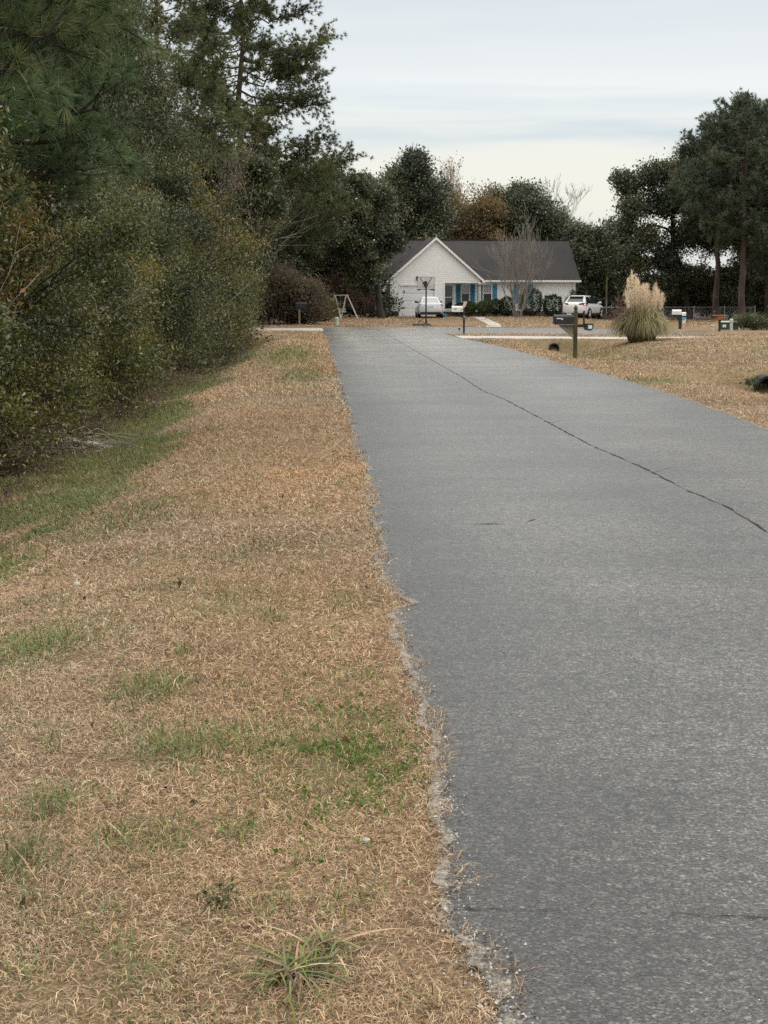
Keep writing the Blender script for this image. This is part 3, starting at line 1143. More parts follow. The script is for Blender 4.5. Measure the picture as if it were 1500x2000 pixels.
def pine(name, label, base, rg, Ht, r, limbs, needm, nlen, nwid, per_tuft, tuft_step=.35, barkm='bark_pine', lean=(0, 0), cat='pine tree', group=None, spread=.9, sub=6, fmin=.35):
    """limbs: (height, azimuth, length, rise) - every limb carries side shoots with needle tufts at their ends."""
    t = thing(name, label, cat, base, 0, group)
    top = np.array([lean[0], lean[1], Ht])
    P, rad = limb((0, 0, -.2), top, rg, r, r * .12, 14, .006)
    rad[0] *= 1.25
    polys = [(P, rad)]
    pts, dirs, tn = [], [], []
    for h, az, L, rise in limbs:
        i = np.interp(h, P[:, 2], np.arange(len(P)))
        a = P[int(i)] + (P[min(int(i) + 1, len(P) - 1)] - P[int(i)]) * (i - int(i))
        dv = np.array([math.cos(az), math.sin(az), 0])
        b = a + dv * L + np.array([0, 0, rise * L])
        k = 8
        LP, lr = limb(a, b, rg, max(.012, .018 + .011 * L), .012, k, .05, -.10)
        polys.append((LP, lr))
        ct = rg.normal(.5, .15)
        nsub = max(3, int(sub * L / 2))
        for q in range(nsub):
            f = rg.uniform(fmin, 1.0) if q else 1.0
            j = f * (k - 1)
            s = LP[int(j)] if int(j) >= k - 1 else LP[int(j)] + (LP[int(j) + 1] - LP[int(j)]) * (j - int(j))
            sd = unit(dv * .8 + rg.normal(0, .55, 3) + np.array([0, 0, .35]))
            sl = L * rg.uniform(.12, .34)
            e = s + sd * sl
            polys.append(limb(s, e, rg, .02, .008, 4, .05))
            nt_ = max(2, int(sl / tuft_step) + 1)
            for w in np.linspace(.35, 1, nt_):
                pts.append(s + (e - s) * w + rg.normal(0, tuft_step * .6, 3))
                dirs.append(unit(sd + rg.normal(0, .35, 3) + np.array([0, 0, .35])))
                tn.append(ct + .12 * rg.normal())
    pts, dirs, tn = np.array(pts), np.array(dirs), np.array(tn)
    V, F = needle_geo(pts, dirs, rg, per_tuft, nlen, nwid, spread)
    T = np.repeat(tn, per_tuft) + .14 * rg.normal(0, 1, len(pts) * per_tuft)
    np_mesh('crown', V, F, MATS[needm], t, {'tint': np.repeat(T.clip(0, 1), 3)})
    V, F = tube_geo(polys, 6)
    np_mesh('trunk', V, F, MATS[barkm], t, smooth=True)
    return t


def gz(x, y):
    return float(H(x, y))


def base_at(x, y):
    return (x, y, gz(x, y))


# ------------------------------------------------------------------ the house
def house():
    HY = 111.0
    x0 = at(763, 585, HY)[0]
    h = thing('house', 'single storey house with cream siding, grey shingle roof and blue shutters at the road end', 'house', (x0, HY, gz(x0 + 3, HY) - .02), R(3.5))
    lap = .137
    sl = .875

    def boards(mb, ivals, z0, z1, v):
        """Lapped boards facing -v.  ivals(z) -> list of (u0,u1) at that height."""
        z = z0
        while z < z1 - .01:
            zt = min(z + lap, z1)
            for (a0, b0), (a1, b1) in zip(ivals(z + .001, (z + zt) / 2), ivals(zt - .001, (z + zt) / 2)):
                if b0 - a0 < .02:
                    continue
                mb.add([(a0, v - .010, z), (b0, v - .010, z), (b1, v - .002, zt), (a1, v - .002, zt), (a0, v, z), (b0, v, z)], [(0, 1, 2, 3), (1, 0, 4, 5)])
            z = zt

    def cut(base, holes):
        def f(z, zm):
            a, b = base(z)
            segs = [(a, b)]
            for (h0, h1, zz0, zz1) in holes:
                if zz0 <= zm <= zz1:
                    out = []
                    for s0, s1 in segs:
                        if h1 <= s0 or h0 >= s1:
                            out.append((s0, s1))
                        else:
                            if h0 - s0 > .01:
                                out.append((s0, h0))
                            if s1 - h1 > .01:
                                out.append((h1, s1))
                    segs = out
            return segs
        return f

    w = MB()
    gbase = lambda z: (max(0, (z - 2.62) / sl + 0), 6.5 - max(0, (z - 2.62) / sl)) if z > 2.62 else (0, 6.5)
    boards(w, cut(gbase, [(.58, 3.24, 0, 2.36), (3.9, 6.5, 0, 2.42)]), .40, 5.42, 0)
    # core walls behind the boards
    w.prism([(0, .4), (.58, .4), (.58, 2.36), (3.24, 2.36), (3.24, .4), (3.9, .4), (3.9, 2.42), (6.5, 2.42), (6.5, 2.62), (3.25, 5.46), (0, 2.62)], .004, .16)
    wins = [(5.32, 5.98, 1.02, 2.34), (6.93, 7.62, 1.02, 2.34), (9.6, 10.3, 1.02, 2.34)]
    mholes = [(3.98, 4.92, 0, 2.36)] + wins
    boards(w, cut(lambda z: (3.75, 13.8), mholes), .40, 2.5, 1.5)
    w.box(3.75, 13.8, 1.62, 1.75, .4, 2.5)
    w.box(0, .16, .16, 9.5, .4, 2.62)
    w.prism([(1.5, .4), (9.5, .4), (9.5, 2.5), (5.5, 5.4), (1.5, 2.5)], 13.65, 13.8, 'x')
    w.box(0, 13.6, 9.4, 9.5, .4, 2.5)
    w.box(3.75, 3.9, .16, 1.5, .4, 2.42)
    w.build('wall', MATS['siding'], h, fix=False)
    # foundation
    f = MB().box(.0, .56, .02, .2, -.3, .398).box(3.26, 3.9, .02, .2, -.3, .398).box(3.9, 13.78, 1.53, 1.7, -.3, .398)
    f.box(3.92, 6.5, .05, 1.52, -.3, .34)
    f.build('foundation', MATS['brick_base'], h)
    MB().box(.14, .42, -.005, .018, .06, .3).build('foundation_vent', MATS['car_black'], h)
    MB().box(3.9, 6.6, -.05, 1.5, .345, .45).build('porch_floor', MATS['concrete'], h)
    MB().box(3.92, 6.48, .17, 1.48, 2.43, 2.47).build('porch_ceiling', MATS['white_trim'], h)
    # roofs
    r = MB()
    t = .09
    ez = 2.56
    # main: front and back slopes
    for (va, za, vb, zb) in ((1.12, ez, 5.5, 5.58), (9.9, ez, 5.5, 5.58)):
        r.add([(-.3, va, za), (14.12, va, za), (14.12, vb, zb), (-.3, vb, zb), (-.3, va, za + t), (14.12, va, za + t), (14.12, vb, zb + t), (-.3, vb, zb + t)],
              [(3, 2, 1, 0), (4, 5, 6, 7), (0, 1, 5, 4), (1, 2, 6, 5), (3, 0, 4, 7), (2, 3, 7, 6)])
    # cross gable
    for sgn in (-1, 1):
        ue = 3.25 + sgn * 3.55
        zz = 5.62 - 3.55 * sl
        vs = [(ue, -.22, zz), (3.25, -.22, 5.62), (3.25, 5.4, 5.62), (ue, 1.2, zz)]
        vs += [(a, b, c + t) for a, b, c in vs]
        r.add(vs, [(3, 2, 1, 0), (4, 5, 6, 7), (0, 1, 5, 4), (1, 2, 6, 5), (3, 0, 4, 7), (2, 3, 7, 6)])
    rf = r.build('roof', MATS['roof_shingle'], h)
    MB().box(-.3, 14.1, 5.42, 5.58, 5.655, 5.70).build('ridge_cap', MATS['car_black'], rf)
    # white rakes, fascia, gutter
    k = MB()
    for sgn in (-1, 1):
        ue = 3.25 + sgn * 3.57
        zz = 5.62 - 3.57 * sl
        k.add([(ue, -.26, zz - .15), (3.25, -.26, 5.62 - .17), (3.25, -.26, 5.66), (ue, -.26, zz + .05), (ue, -.222, zz - .15), (3.25, -.222, 5.62 - .17), (3.25, -.222, 5.66), (ue, -.222, zz + .05)],
              [(0, 1, 2, 3), (7, 6, 5, 4), (0, 4, 5, 1), (2, 6, 7, 3), (3, 7, 4, 0)])
        k.box(min(ue, ue - sgn * .5), max(ue, ue - sgn * .5), -.21, 0, zz - .17, zz - .13)
    k.build('rake_board', MATS['white_trim'], h)
    g = MB().box(6.85, 14.15, 1.02, 1.115, ez - .06, ez + .07).box(6.6, 14.1, 1.115, 1.5, ez - .1, ez - .06)
    g.build('gutter', MATS['white_trim'], h)
    MB().box(6.6, 6.75, -.3, -.02, ez - .12, ez + .05).box(6.42, 6.5, -.02, .06, .5, 2.3).build('porch_gutter_end', MATS['white_trim'], h)
    MB().box(13.62, 13.71, 1.36, 1.46, .1, 2.45).build('downspout', MATS['white_trim'], h)
    for c in (MB().box(-.03, .1, -.035, -.022, .4, 2.6), MB().box(13.71, 13.83, 1.46, 1.476, .4, 2.46), MB().box(3.8, 3.92, -.036, -.022, .4, 2.40), MB().box(3.8, 6.56, -.045, -.037, 2.40, 2.49)):
        c.build('corner_trim', MATS['white_trim'], h)
    MB().box(6.38, 6.54, -.02, .13, .45, 2.40).build('porch_post', MATS['white_trim'], h)
    # garage
    d = MB()
    for i in range(4):
        z0 = .03 + i * .545
        d.box(.68, 3.14, .09, .13, z0, z0 + .535)
        for j in range(4):
            a = .74 + j * .6
            d.box(a, a + .53, .075, .09, z0 + .08, z0 + .46)
    gd = d.build('garage_door', MATS['door_white'], h)
    MB().box(.58, .67, -.03, .12, .0, 2.3).box(3.15, 3.24, -.03, .12, .0, 2.3).box(.58, 3.24, -.03, .12, 2.21, 2.36).build('door_frame', MATS['white_trim'], gd)
    # wall lamp
    lm = MB().box(1.84, 1.99, -.05, -.021, 2.66, 2.86).lathe([(.02, 2.88), (.07, 2.84), (.07, 2.60), (.04, 2.56)], 8, (1.915, -.12, 0)).bar((1.915, -.05, 2.86), (1.915, -.12, 2.89), .015)
    lm.build('wall_lamp', MATS['pole_black'], h)
    # front door with storm door
    dd = MB().box(3.98, 4.08, 1.42, 1.55, .45, 2.36).box(4.68, 4.92, 1.42, 1.55, .45, 2.36).box(4.08, 4.68, 1.42, 1.55, 2.24, 2.36).box(4.08, 4.68, 1.42, 1.5, .45, .58).box(4.08, 4.68, 1.42, 1.5, 1.36, 1.42)
    dr_ = dd.build('door', MATS['white_trim'], h)
    MB().box(4.08, 4.68, 1.47, 1.51, .58, 1.36).box(4.08, 4.68, 1.47, 1.51, 1.42, 2.24).build('glass', MATS['glass_dark'], dr_)
    MB().box(4.70, 4.74, 1.36, 1.42, 1.25, 1.4).build('handle', MATS['pole_black'], dr_)
    # windows and shutters
    for (a, b, z0, z1) in wins:
        zm = (z0 + z1) / 2
        fr = MB().box(a, a + .06, 1.44, 1.56, z0, z1).box(b - .06, b, 1.44, 1.56, z0, z1).box(a + .06, b - .06, 1.44, 1.56, z1 - .06, z1).box(a + .06, b - .06, 1.43, 1.56, z0, z0 + .07).box(a + .06, b - .06, 1.45, 1.56, zm - .025, zm + .025)
        wn = fr.build('window', MATS['white_trim'], h)
        MB().box(a + .06, b - .06, 1.5, 1.53, zm + .025, z1 - .06).build('pane', MATS['glass_blind'], wn)
        MB().box(a + .06, b - .06, 1.5, 1.53, z0 + .07, zm - .025).build('screen', MATS['glass_screen'], wn)
        mu = MB()
        for q in (1, 2):
            xx = a + .06 + (b - a - .12) * q / 3
            mu.box(xx - .008, xx + .008, 1.488, 1.499, zm + .03, z1 - .06)
        mu.box(a + .06, b - .06, 1.490, 1.4985, (zm + z1) / 2 - .01, (zm + z1) / 2 + .006)
        mu.build('muntin', MATS['white_trim'], wn)
        for s0 in (a - .37, b + .03):
            sh = MB().box(s0, s0 + .05, 1.44, 1.478, z0 - .02, z1 + .02).box(s0 + .29, s0 + .34, 1.44, 1.478, z0 - .02, z1 + .02)
            for zz in (z0 - .02, zm - .03, z1 - .05):
                sh.box(s0 + .05, s0 + .29, 1.44, 1.478, zz, zz + .07)
            zz = z0 + .06
            while zz < z1 - .08:
                sh.add([(s0 + .05, 1.445, zz), (s0 + .29, 1.445, zz), (s0 + .29, 1.472, zz + .05), (s0 + .05, 1.472, zz + .05)], [(0, 1, 2, 3)])
                zz += .05
            sh.build('shutter', MATS['teal_shutter'], h, fix=False)
    return h


HOUSE = house()


# ------------------------------------------------------------------ vehicles (y forward, x right)
def vehicle(name, label, cat, loc, rz, L, W, prof, gh, paint, wheel_r, wheels_y, suv=False):
    """prof: (y, half width, z bottom, z shoulder);  gh: greenhouse key points."""
    t = thing(name, label, cat, loc, rz)
    mb = MB()
    rings = []
    for (y, w, zb, zh) in prof:
        rings.append([(w * .84, y, zb), (w * .97, y, zb + .10), (w, y, zb + (zh - zb) * .45), (w * .985, y, zb + (zh - zb) * .72), (w * .93, y, zh - .02), (w * .80, y, zh + .012), (w * .4, y, zh + .03)])
    full = [[(-x, y, z) for x, y, z in r] + [(x, y, z) for x, y, z in r[::-1]] for r in rings]
    n = len(full[0])
    vs = [p for r in full for p in r]
    fs = [(i * n + j, i * n + (j + 1) % n, (i + 1) * n + (j + 1) % n, (i + 1) * n + j) for i in range(len(full) - 1) for j in range(n)]
    fs += [tuple(range(n)), tuple((len(full) - 1) * n + j for j in range(n - 1, -1, -1))]
    mb.add(vs, fs)
    zb_, zr_, wb, wr, yr, yrr, yfr, yf = gh
    ym = (yrr + yfr) / 2
    secs = [(yr, wb, zb_ - .03), (yrr, wr, zr_ - .035), (yrr + .18, wr + .01, zr_ - .005), (ym, wr + .02, zr_), (yfr - .15, wr, zr_ - .02), (yfr, wr - .02, zr_ - .05), (yf, wb, zb_ - .03)]
    base = [(yr, wb), (yr + (yrr - yr) * .6 + .03, wb + .02), (yrr + .3, wb + .03), (ym, wb + .03), (yfr - .1, wb + .03), (yfr + (yf - yfr) * .45, wb + .02), (yf, wb)]
    gv, gf = [], []
    for (y, w, z), (yb, ww) in zip(secs, base):
        gv += [(-ww, yb, zb_ - .06), (-w, y, z - (.05 if z > zb_ else 0)), (-w * .86, y, z), (w * .86, y, z), (w, y, z - (.05 if z > zb_ else 0)), (ww, yb, zb_ - .06)]
    for i in range(len(secs) - 1):
        for j in range(5):
            gf.append((i * 6 + j, i * 6 + j + 1, (i + 1) * 6 + j + 1, (i + 1) * 6 + j))
    mb.add(gv, gf)
    mb.build('body', MATS[paint], t, smooth=True)

    def panel(q, u0, u1, v0, v1, off):
        q = [Vector(p) for p in q]
        P = lambda u, v: (q[0] * (1 - u) + q[1] * u) * (1 - v) + (q[3] * (1 - u) + q[2] * u) * v
        nn = (q[1] - q[0]).cross(q[3] - q[0]).normalized() * off
        a, b, c, d = P(u0, v0), P(u1, v0), P(u1, v1), P(u0, v1)
        return [a + nn, b + nn, c + nn, d + nn, a - nn * .4, b - nn * .4, c - nn * .4, d - nn * .4], [(0, 1, 2, 3), (7, 6, 5, 4), (0, 4, 5, 1), (1, 5, 6, 2), (2, 6, 7, 3), (3, 7, 4, 0)]
    # rear glass and windscreen
    rq = [(-wb, yr, zb_ - .0), (wb, yr, zb_ - .0), (wr, yrr, zr_ - .05), (-wr, yrr, zr_ - .05)]
    MB().add(*panel(rq, .10, .90, .30 if suv else .12, .86, .02)).build('rear_window', MATS['glass_blind' if not suv else 'glass_dark'], t)
    fq = [(wb, yf, zb_), (-wb, yf, zb_), (-wr, yfr, zr_ - .06), (wr, yfr, zr_ - .06)]
    MB().add(*panel(fq, .07, .93, .1, .9, .02)).build('windscreen', MATS['glass_dark'], t)
    for s in (1, -1):
        sw = MB()
        for (ya, yb, ta, tb) in ((yr + .22, ym - .04, yrr + .12, ym - .04), (ym + .04, yf - .30, ym + .04, yfr - .14)):
            q = [(s * (wb + .02), ya, zb_ + .02), (s * (wb + .02), yb, zb_ + .02), (s * (wr + .012), tb, zr_ - .10), (s * (wr + .012), ta, zr_ - .10)]
            if s < 0:
                q = [q[1], q[0], q[3], q[2]]
            sw.add(*panel(q, 0, 1, 0, 1, .025))
        sw.build('side_window', MATS['glass_dark'], t)
        yw = prof[0]
        MB().add([(s * wb * 1.0, yf - .25, zb_ + .03), (s * (wb + .20), yf - .28, zb_ + .02), (s * (wb + .22), yf - .2, zb_ + .03), (s * wb, yf - .16, zb_ + .03),
                  (s * wb * 1.0, yf - .25, zb_ + .12), (s * (wb + .20), yf - .28, zb_ + .17), (s * (wb + .22), yf - .2, zb_ + .16), (s * wb, yf - .16, zb_ + .12)],
                 [(0, 1, 2, 3), (4, 5, 6, 7), (0, 1, 5, 4), (1, 2, 6, 5), (2, 3, 7, 6), (3, 0, 4, 7)]).build('wing_mirror', MATS[paint if suv else 'car_black'], t, smooth=False)
        for y in wheels_y:
            xo = s * (W / 2 - .12)
            wh = MB().lathe([(wheel_r * .7, -.10), (wheel_r * .95, -.10), (wheel_r, -.06), (wheel_r, .06), (wheel_r * .95, .10), (wheel_r * .7, .10)], 24, (xo, y, wheel_r), 'x').build('wheel', MATS['tyre'], t, smooth=False)
            rm = MB().lathe([(.05, .11 * s), (.08, .115 * s), (wheel_r * .22, .105 * s), (wheel_r * .25, .085 * s), (wheel_r * .62, .085 * s), (wheel_r * .74, .106 * s), (wheel_r * .74, .07 * s)], 20, (xo, y, wheel_r), 'x')
            for a in range(5):
                an = a * 2 * math.pi / 5
                rm.bar((xo + s * .10, y, wheel_r), (xo + s * .103, y + math.cos(an) * wheel_r * .62, wheel_r + math.sin(an) * wheel_r * .68), .05, .06, 5)
            rm.build('rim', MATS['alloy'], wh)
            MB().lathe([(wheel_r + .045, -.03), (wheel_r + .045, .03)], 24, (s * (W / 2 - .028), y, wheel_r + .01), 'x').build('wheel_arch', MATS['car_black'], t)
    return t


def tail_details(t, ry, W, paint, z_l, lamp_pts, plate_z, bump_z0, bump_z1):
    for s in (1, -1):
        vs = [(s * x, ry + y, z) for x, y, z in lamp_pts]
        nn = len(vs)
        vs2 = [(x, y + .12, z) for x, y, z in vs]
        MB().add(vs + vs2, [tuple(range(nn)), tuple(range(2 * nn - 1, nn - 1, -1))] + [(i, (i + 1) % nn, nn + (i + 1) % nn, nn + i) for i in range(nn)]).build('tail_light', MATS['tail_red'], t)
    MB().box(-.16, .16, ry - .035, ry + .02, plate_z, plate_z + .13).build('number_plate', MATS['plate_white'], t)
    MB().box(-W * .40, W * .40, ry - .03, ry + .25, bump_z0, bump_z1).build('bumper_valance', MATS['car_black'], t, bevel=.02)


sx = at(838.5, 585, 106.5)[0]
sed = vehicle('parked_car', 'white sedan seen from behind, parked on the drive before the garage door', 'car', base_at(sx, 106.7), R(-1), 4.5, 1.72,
              [(-2.22, .70, .34, .86), (-2.12, .80, .26, .98), (-1.6, .85, .22, 1.0), (-.6, .86, .2, .94), (.8, .86, .2, .92), (1.6, .84, .22, .86), (2.0, .78, .24, .76), (2.2, .62, .3, .66)],
              (.97, 1.43, .72, .54, -1.62, -.95, .35, 1.15), 'car_silver', .32, (-1.32, 1.36))
tail_details(sed, -2.2, 1.72, 'car_silver', .8, [(.40, -.02, .80), (.78, .04, .76), (.80, .10, .88), (.70, -.01, .91), (.42, -.03, .86)], .70, .24, .40)
MB().bar((0, -.5, 1.43), (0, -.62, 1.56), .012, .006).build('antenna', MATS['pole_black'], sed)

vx = at(1141, 585, 108.0)[0]
suv = vehicle('parked_car', 'white compact suv parked at an angle beside the right end of the house', 'car', base_at(vx, 108.2), R(-28), 4.4, 1.80,
              [(-2.18, .72, .42, .98), (-2.08, .84, .32, 1.08), (-1.5, .89, .27, 1.08), (-.5, .90, .25, 1.02), (.8, .90, .25, 1.0), (1.5, .88, .27, .97), (1.95, .82, .3, .9), (2.18, .66, .36, .76)],
              (1.05, 1.62, .79, .56, -2.06, -1.50, .0, 1.12), 'car_white', .36, (-1.32, 1.34), True)
tail_details(suv, -2.14, 1.8, 'car_white', .95, [(.36, -.05, 1.0), (.74, -.02, .90), (.885, .14, .93), (.905, .34, 1.04), (.86, .26, 1.10), (.66, -.04, 1.12), (.42, -.07, 1.08)], .80, .30, .52)
MB().box(-.52, .52, -1.72, -1.50, 1.55, 1.585).build('spoiler', MATS['car_white'], suv, bevel=.01)
for s in (1, -1):
    MB().bar((s * .53, -1.35, 1.635), (s * .51, -.1, 1.62), .016).build('roof_rail', MATS['alloy'], suv)
    MB().box(min(s * .86, s * .905), max(s * .86, s * .905), -1.0, 1.0, .26, .40).build('sill', MATS['car_black'], suv)
MB().bar((0, -1.2, 1.61), (0, -1.5, 1.80), .010, .005).build('antenna', MATS['pole_black'], suv)


# ------------------------------------------------------------------ mailboxes and roadside furniture
def arch(w, h, n=10):
    """Mailbox end outline: flat bottom, rounded top (y, z)."""
    r = w / 2
    pts = [(-r, 0), (r, 0)]
    for i in range(n + 1):
        a = math.pi * i / n
        pts.append((r * math.cos(a), h - r * .75 + r * .75 * math.sin(a)))
    return pts


def text_mesh(body, size, mat, parent, loc, rx=math.pi / 2, rz=0, name='lettering', sx_=1):
    c = bpy.data.curves.new(name, 'FONT')
    c.body = body
    c.size = size
    c.extrude = .002
    c.align_x = 'CENTER'
    o = bpy.data.objects.new(name, c)
    COL.objects.link(o)
    dg = bpy.context.evaluated_depsgraph_get()
    me = bpy.data.meshes.new_from_object(o.evaluated_get(dg))
    bpy.data.objects.remove(o)
    bpy.data.curves.remove(c)
    me.materials.clear()
    me.materials.append(mat)
    m = bpy.data.objects.new(name, me)
    COL.objects.link(m)
    m.parent = parent
    m.location = loc
    m.rotation_euler = (rx, 0, rz)
    m.scale = (sx_, 1, 1)
    return m


# near black mailbox
p = hit(1123, 700)
mbx = thing('mailbox', 'black mailbox on a mossy wooden post with a green newspaper tube', 'mailbox', p, R(1))
po = MB().box(-.047, .047, -.047, .047, -.3, 1.20)
po.add([(-.047, -.047, 1.2), (.047, -.047, 1.2), (.047, .047, 1.2), (-.047, .047, 1.2), (-.03, -.03, 1.235), (.03, -.03, 1.235), (.03, .03, 1.235), (-.03, .03, 1.235)],
       [(0, 1, 5, 4), (1, 2, 6, 5), (2, 3, 7, 6), (3, 0, 4, 7)])
po.lathe([(.03, 1.23), (.05, 1.255), (.054, 1.285), (.045, 1.315), (.022, 1.345), (.004, 1.375)], 10)
po.build('post', MATS['post_green'], mbx)
bx = MB().prism(arch(.19, .235), -.56, -.055, 'x').build('box', MATS['mail_black'], mbx)
bx.location = (0, 0, .885)
MB().prism(arch(.204, .245), -.575, -.555, 'x').build('box_door', MATS['mail_black'], bx)
MB().box(-.51, -.36, -.101, -.096, .125, .15).box(-.385, -.345, -.101, -.096, .105, .15).build('decal', MATS['decal_white'], bx)
MB().box(-.235, -.125, -.03, .03, .235, .262).build('flag', MATS['decal_white'], bx)
MB().box(-.52, -.047, -.09, .09, .855, .884).build('shelf', MATS['post_grey'], mbx)
MB().plank((-.40, 0, .86), (-.03, 0, .54), .075, .06).add([(-.36, .0, .853), (-.05, .0, .853), (-.05, .0, .60), (-.36, .02, .853), (-.05, .02, .853), (-.05, .02, .60)], [(0, 1, 2), (5, 4, 3), (0, 3, 4, 1), (1, 4, 5, 2), (2, 5, 3, 0)]).build('brace', MATS['post_grey'], mbx)
MB().box(.047, .25, -.04, .04, .80, .872).build('arm', MATS['post_dark'], mbx)
MB().box(.195, .235, -.02, .02, .874, 1.22).build('upright', MATS['post_dark'], mbx)
tb = MB().box(.255, .42, -.22, .25, .85, .90)
pr = [(.085 * math.cos(a) + .335, .085 * math.sin(a) + .80) for a in np.linspace(math.pi, 2 * math.pi, 12)]
tb.prism([(.25, .86)] + pr + [(.42, .86)], -.24, .25)
nt_ = tb.build('newspaper_tube', MATS['utility_green'], mbx)
MB().box(.285, .385, -.247, -.241, .765, .855).build('label', MATS['decal_white'], nt_)

# white mailbox at the turning head
p = hit(906, 651.5)
mb2 = thing('mailbox', 'white mailbox with a tilted pinkish board on top of its dark post', 'mailbox', p, 0)
MB().box(-.04, .04, -.04, .04, -.3, .62).build('post', MATS['post_dark'], mb2)
MB().box(-.045, .045, -.045, .045, .66, 1.22).build('upper_post', MATS['mail_black'], mb2)
MB().box(-.05, .05, -.05, .05, .62, .66).lathe([(.03, .66), (.055, .72), (.03, .80)], 8, (0, -.06, 0)).build('collar', MATS['post_grey'], mb2)
b2 = MB().prism(arch(.18, .25), -.53, -.05, 'x').build('box', MATS['mail_white'], mb2)
b2.location = (0, 0, .955)
MB().prism(arch(.19, .26), -.545, -.525, 'x').build('box_door', MATS['mail_white'], b2)
text_mesh('128', .085, MATS['mark_grey'], b2, (-.13, -.092, .05))
MB().box(-.48, -.40, -.094, -.0905, .11, .135).box(-.40, -.34, -.0942, -.0905, .095, .145).build('emblem', MATS['mark_grey'], b2)
MB().box(-.55, .20, -.035, .035, .915, .952).build('arm', MATS['mail_black'], mb2)
MB().plank((-.28, 0, .91), (-.03, 0, .68), .05, .05).build('brace', MATS['mail_black'], mb2)
pb = MB().box(-.06, .06, -.012, .012, -.03, .25).build('paper', MATS['pink_paper'], mb2)
pb.location = (-.03, -.06, 1.18)
pb.rotation_euler = (R(-12), R(28), 0)

# stake light
p = hit(899.5, 651)
sl_ = thing('path_light', 'small leaning solar light beside the white mailbox post', 'path light', p, 0)
MB().bar((0, 0, -.05), (-.05, 0, .14), .012).build('stake', MATS['steel'], sl_)
MB().lathe([(.02, .13), (.035, .15), (.05, .21), (.055, .215), (.04, .245), (.01, .25)], 10, (-.055, 0, 0)).build('lamp', MATS['mark_grey'], sl_)

# black mailbox on the left
p = hit(585, 635.5)
mb3 = thing('mailbox', 'large black mailbox on a plain tan post in front of the brown thicket', 'mailbox', p, 0)
MB().box(-.055, .055, -.055, .055, -.3, .95).build('post', MATS['post_tan'], mb3)
b3 = MB().prism(arch(.26, .33), -.22, .42, 'x').build('box', MATS['mail_black'], mb3)
b3.location = (0, 0, .985)
MB().prism(arch(.275, .342), .42, .44, 'x').build('box_door', MATS['mail_black'], b3)
MB().box(.06, .16, -.136, -.131, .13, .17).build('decal', MATS['mark_grey'], b3)
MB().box(-.22, .42, -.12, .12, .95, .984).build('shelf', MATS['post_dark'], mb3)

# white mailbox on the right with a paper box
p = at(1328, 643, 78.5)
p[2] = gz(p[0], p[1])
mb4 = thing('mailbox', 'white mailbox on a thick black post with a blue and white paper bag', 'mailbox', p, R(-4))
MB().box(-.07, .07, -.07, .07, -.3, .72).build('post', MATS['mail_black'], mb4)
b4 = MB().prism(arch(.22, .25), -.40, .04, 'x').build('box', MATS['mail_white'], mb4)
b4.location = (0, 0, .74)
MB().prism(arch(.23, .26), -.415, -.395, 'x').build('box_door', MATS['mail_white'], b4)
MB().box(-.36, -.05, -.114, -.111, .055, .075).box(-.34, -.22, -.114, -.111, .09, .12).box(-.18, -.07, -.114, -.111, .09, .12).build('emblem', MATS['plate_white'], b4)
MB().box(-.40, .04, -.10, .10, .70, .738).build('shelf', MATS['mail_black'], mb4)
MB().plank((-.25, 0, .70), (-.05, 0, .46), .09, .08).build('brace', MATS['mail_black'], mb4)
MB().prism(arch(.17, .18), .07, .28, 'x').build('paper_box', MATS['mail_white'], mb4).location = (0, 0, .68)
MB().box(.07, .30, -.05, .05, .645, .678).build('paper_box_shelf', MATS['mail_black'], mb4)
bg = MB().prism([(.08, .60), (.31, .60), (.27, .36), (.21, .29), (.11, .30)], -.04, .03).build('bag', MATS['decal_white'], mb4)
MB().prism([(.085, .595), (.305, .595), (.29, .52), (.20, .46), (.16, .40), (.09, .50)], -.046, -.0405).build('bag_print', MATS['paper_blue'], bg)

# carved signpost
p = hit(1405, 647.5)
sg = thing('signpost', 'dark post with rusty orange and grey boards near the green utility box', 'signpost', p, R(3))
MB().box(-.045, .045, -.04, .04, -.3, 1.08).lathe([(.045, 1.08), (.055, 1.12), (.02, 1.17)], 8).build('post', MATS['post_dark'], sg)
MB().box(-.36, .30, -.07, -.041, .73, .79).build('board', MATS['post_grey'], sg)
MB().prism([(-.32, .63), (-.16, .66), (-.12, .70), (.18, .70), (.18, .61), (.04, .56), (-.12, .56), (-.2, .6), (-.34, .58), (-.26, .62)], -.08, -.045).build('board', MATS['orange_rust'], sg)['label'] = 'rusty orange cut-out board'
MB().lathe([(.01, .88), (.045, .90), (.045, .95), (.01, .97)], 8, (-.29, -.05, 0)).bar((-.29, -.05, .79), (-.29, -.05, .89), .01).build('ornament', MATS['orange_rust'], sg)

# utility boxes
p = at(1423, 644, 76.0)
p[2] = gz(p[0], p[1])
ub = thing('utility_box', 'dark green utility cabinet with a white label on the right lawn', 'utility box', p, R(-3))
MB().box(-.42, .42, -.28, .28, .02, .38).build('cabinet', MATS['utility_green'], ub, bevel=.015)
MB().add([(-.44, -.31, .385), (.44, -.31, .385), (.44, .30, .385), (-.44, .30, .385), (-.40, -.26, .44), (.40, -.26, .44), (.40, .26, .44), (-.40, .26, .44)],
         [(3, 2, 1, 0), (4, 5, 6, 7), (0, 1, 5, 4), (1, 2, 6, 5), (2, 3, 7, 6), (3, 0, 4, 7)]).build('lid', MATS['utility_pale'], ub)
MB().box(-.36, -.19, -.287, -.281, .14, .27).build('label', MATS['decal_white'], ub)
MB().box(-.02, .02, -.295, -.281, .22, .30).build('handle', MATS['steel'], ub)
MB().box(-.47, .47, -.33, .33, -.1, .018).build('pad', MATS['concrete'], ub)


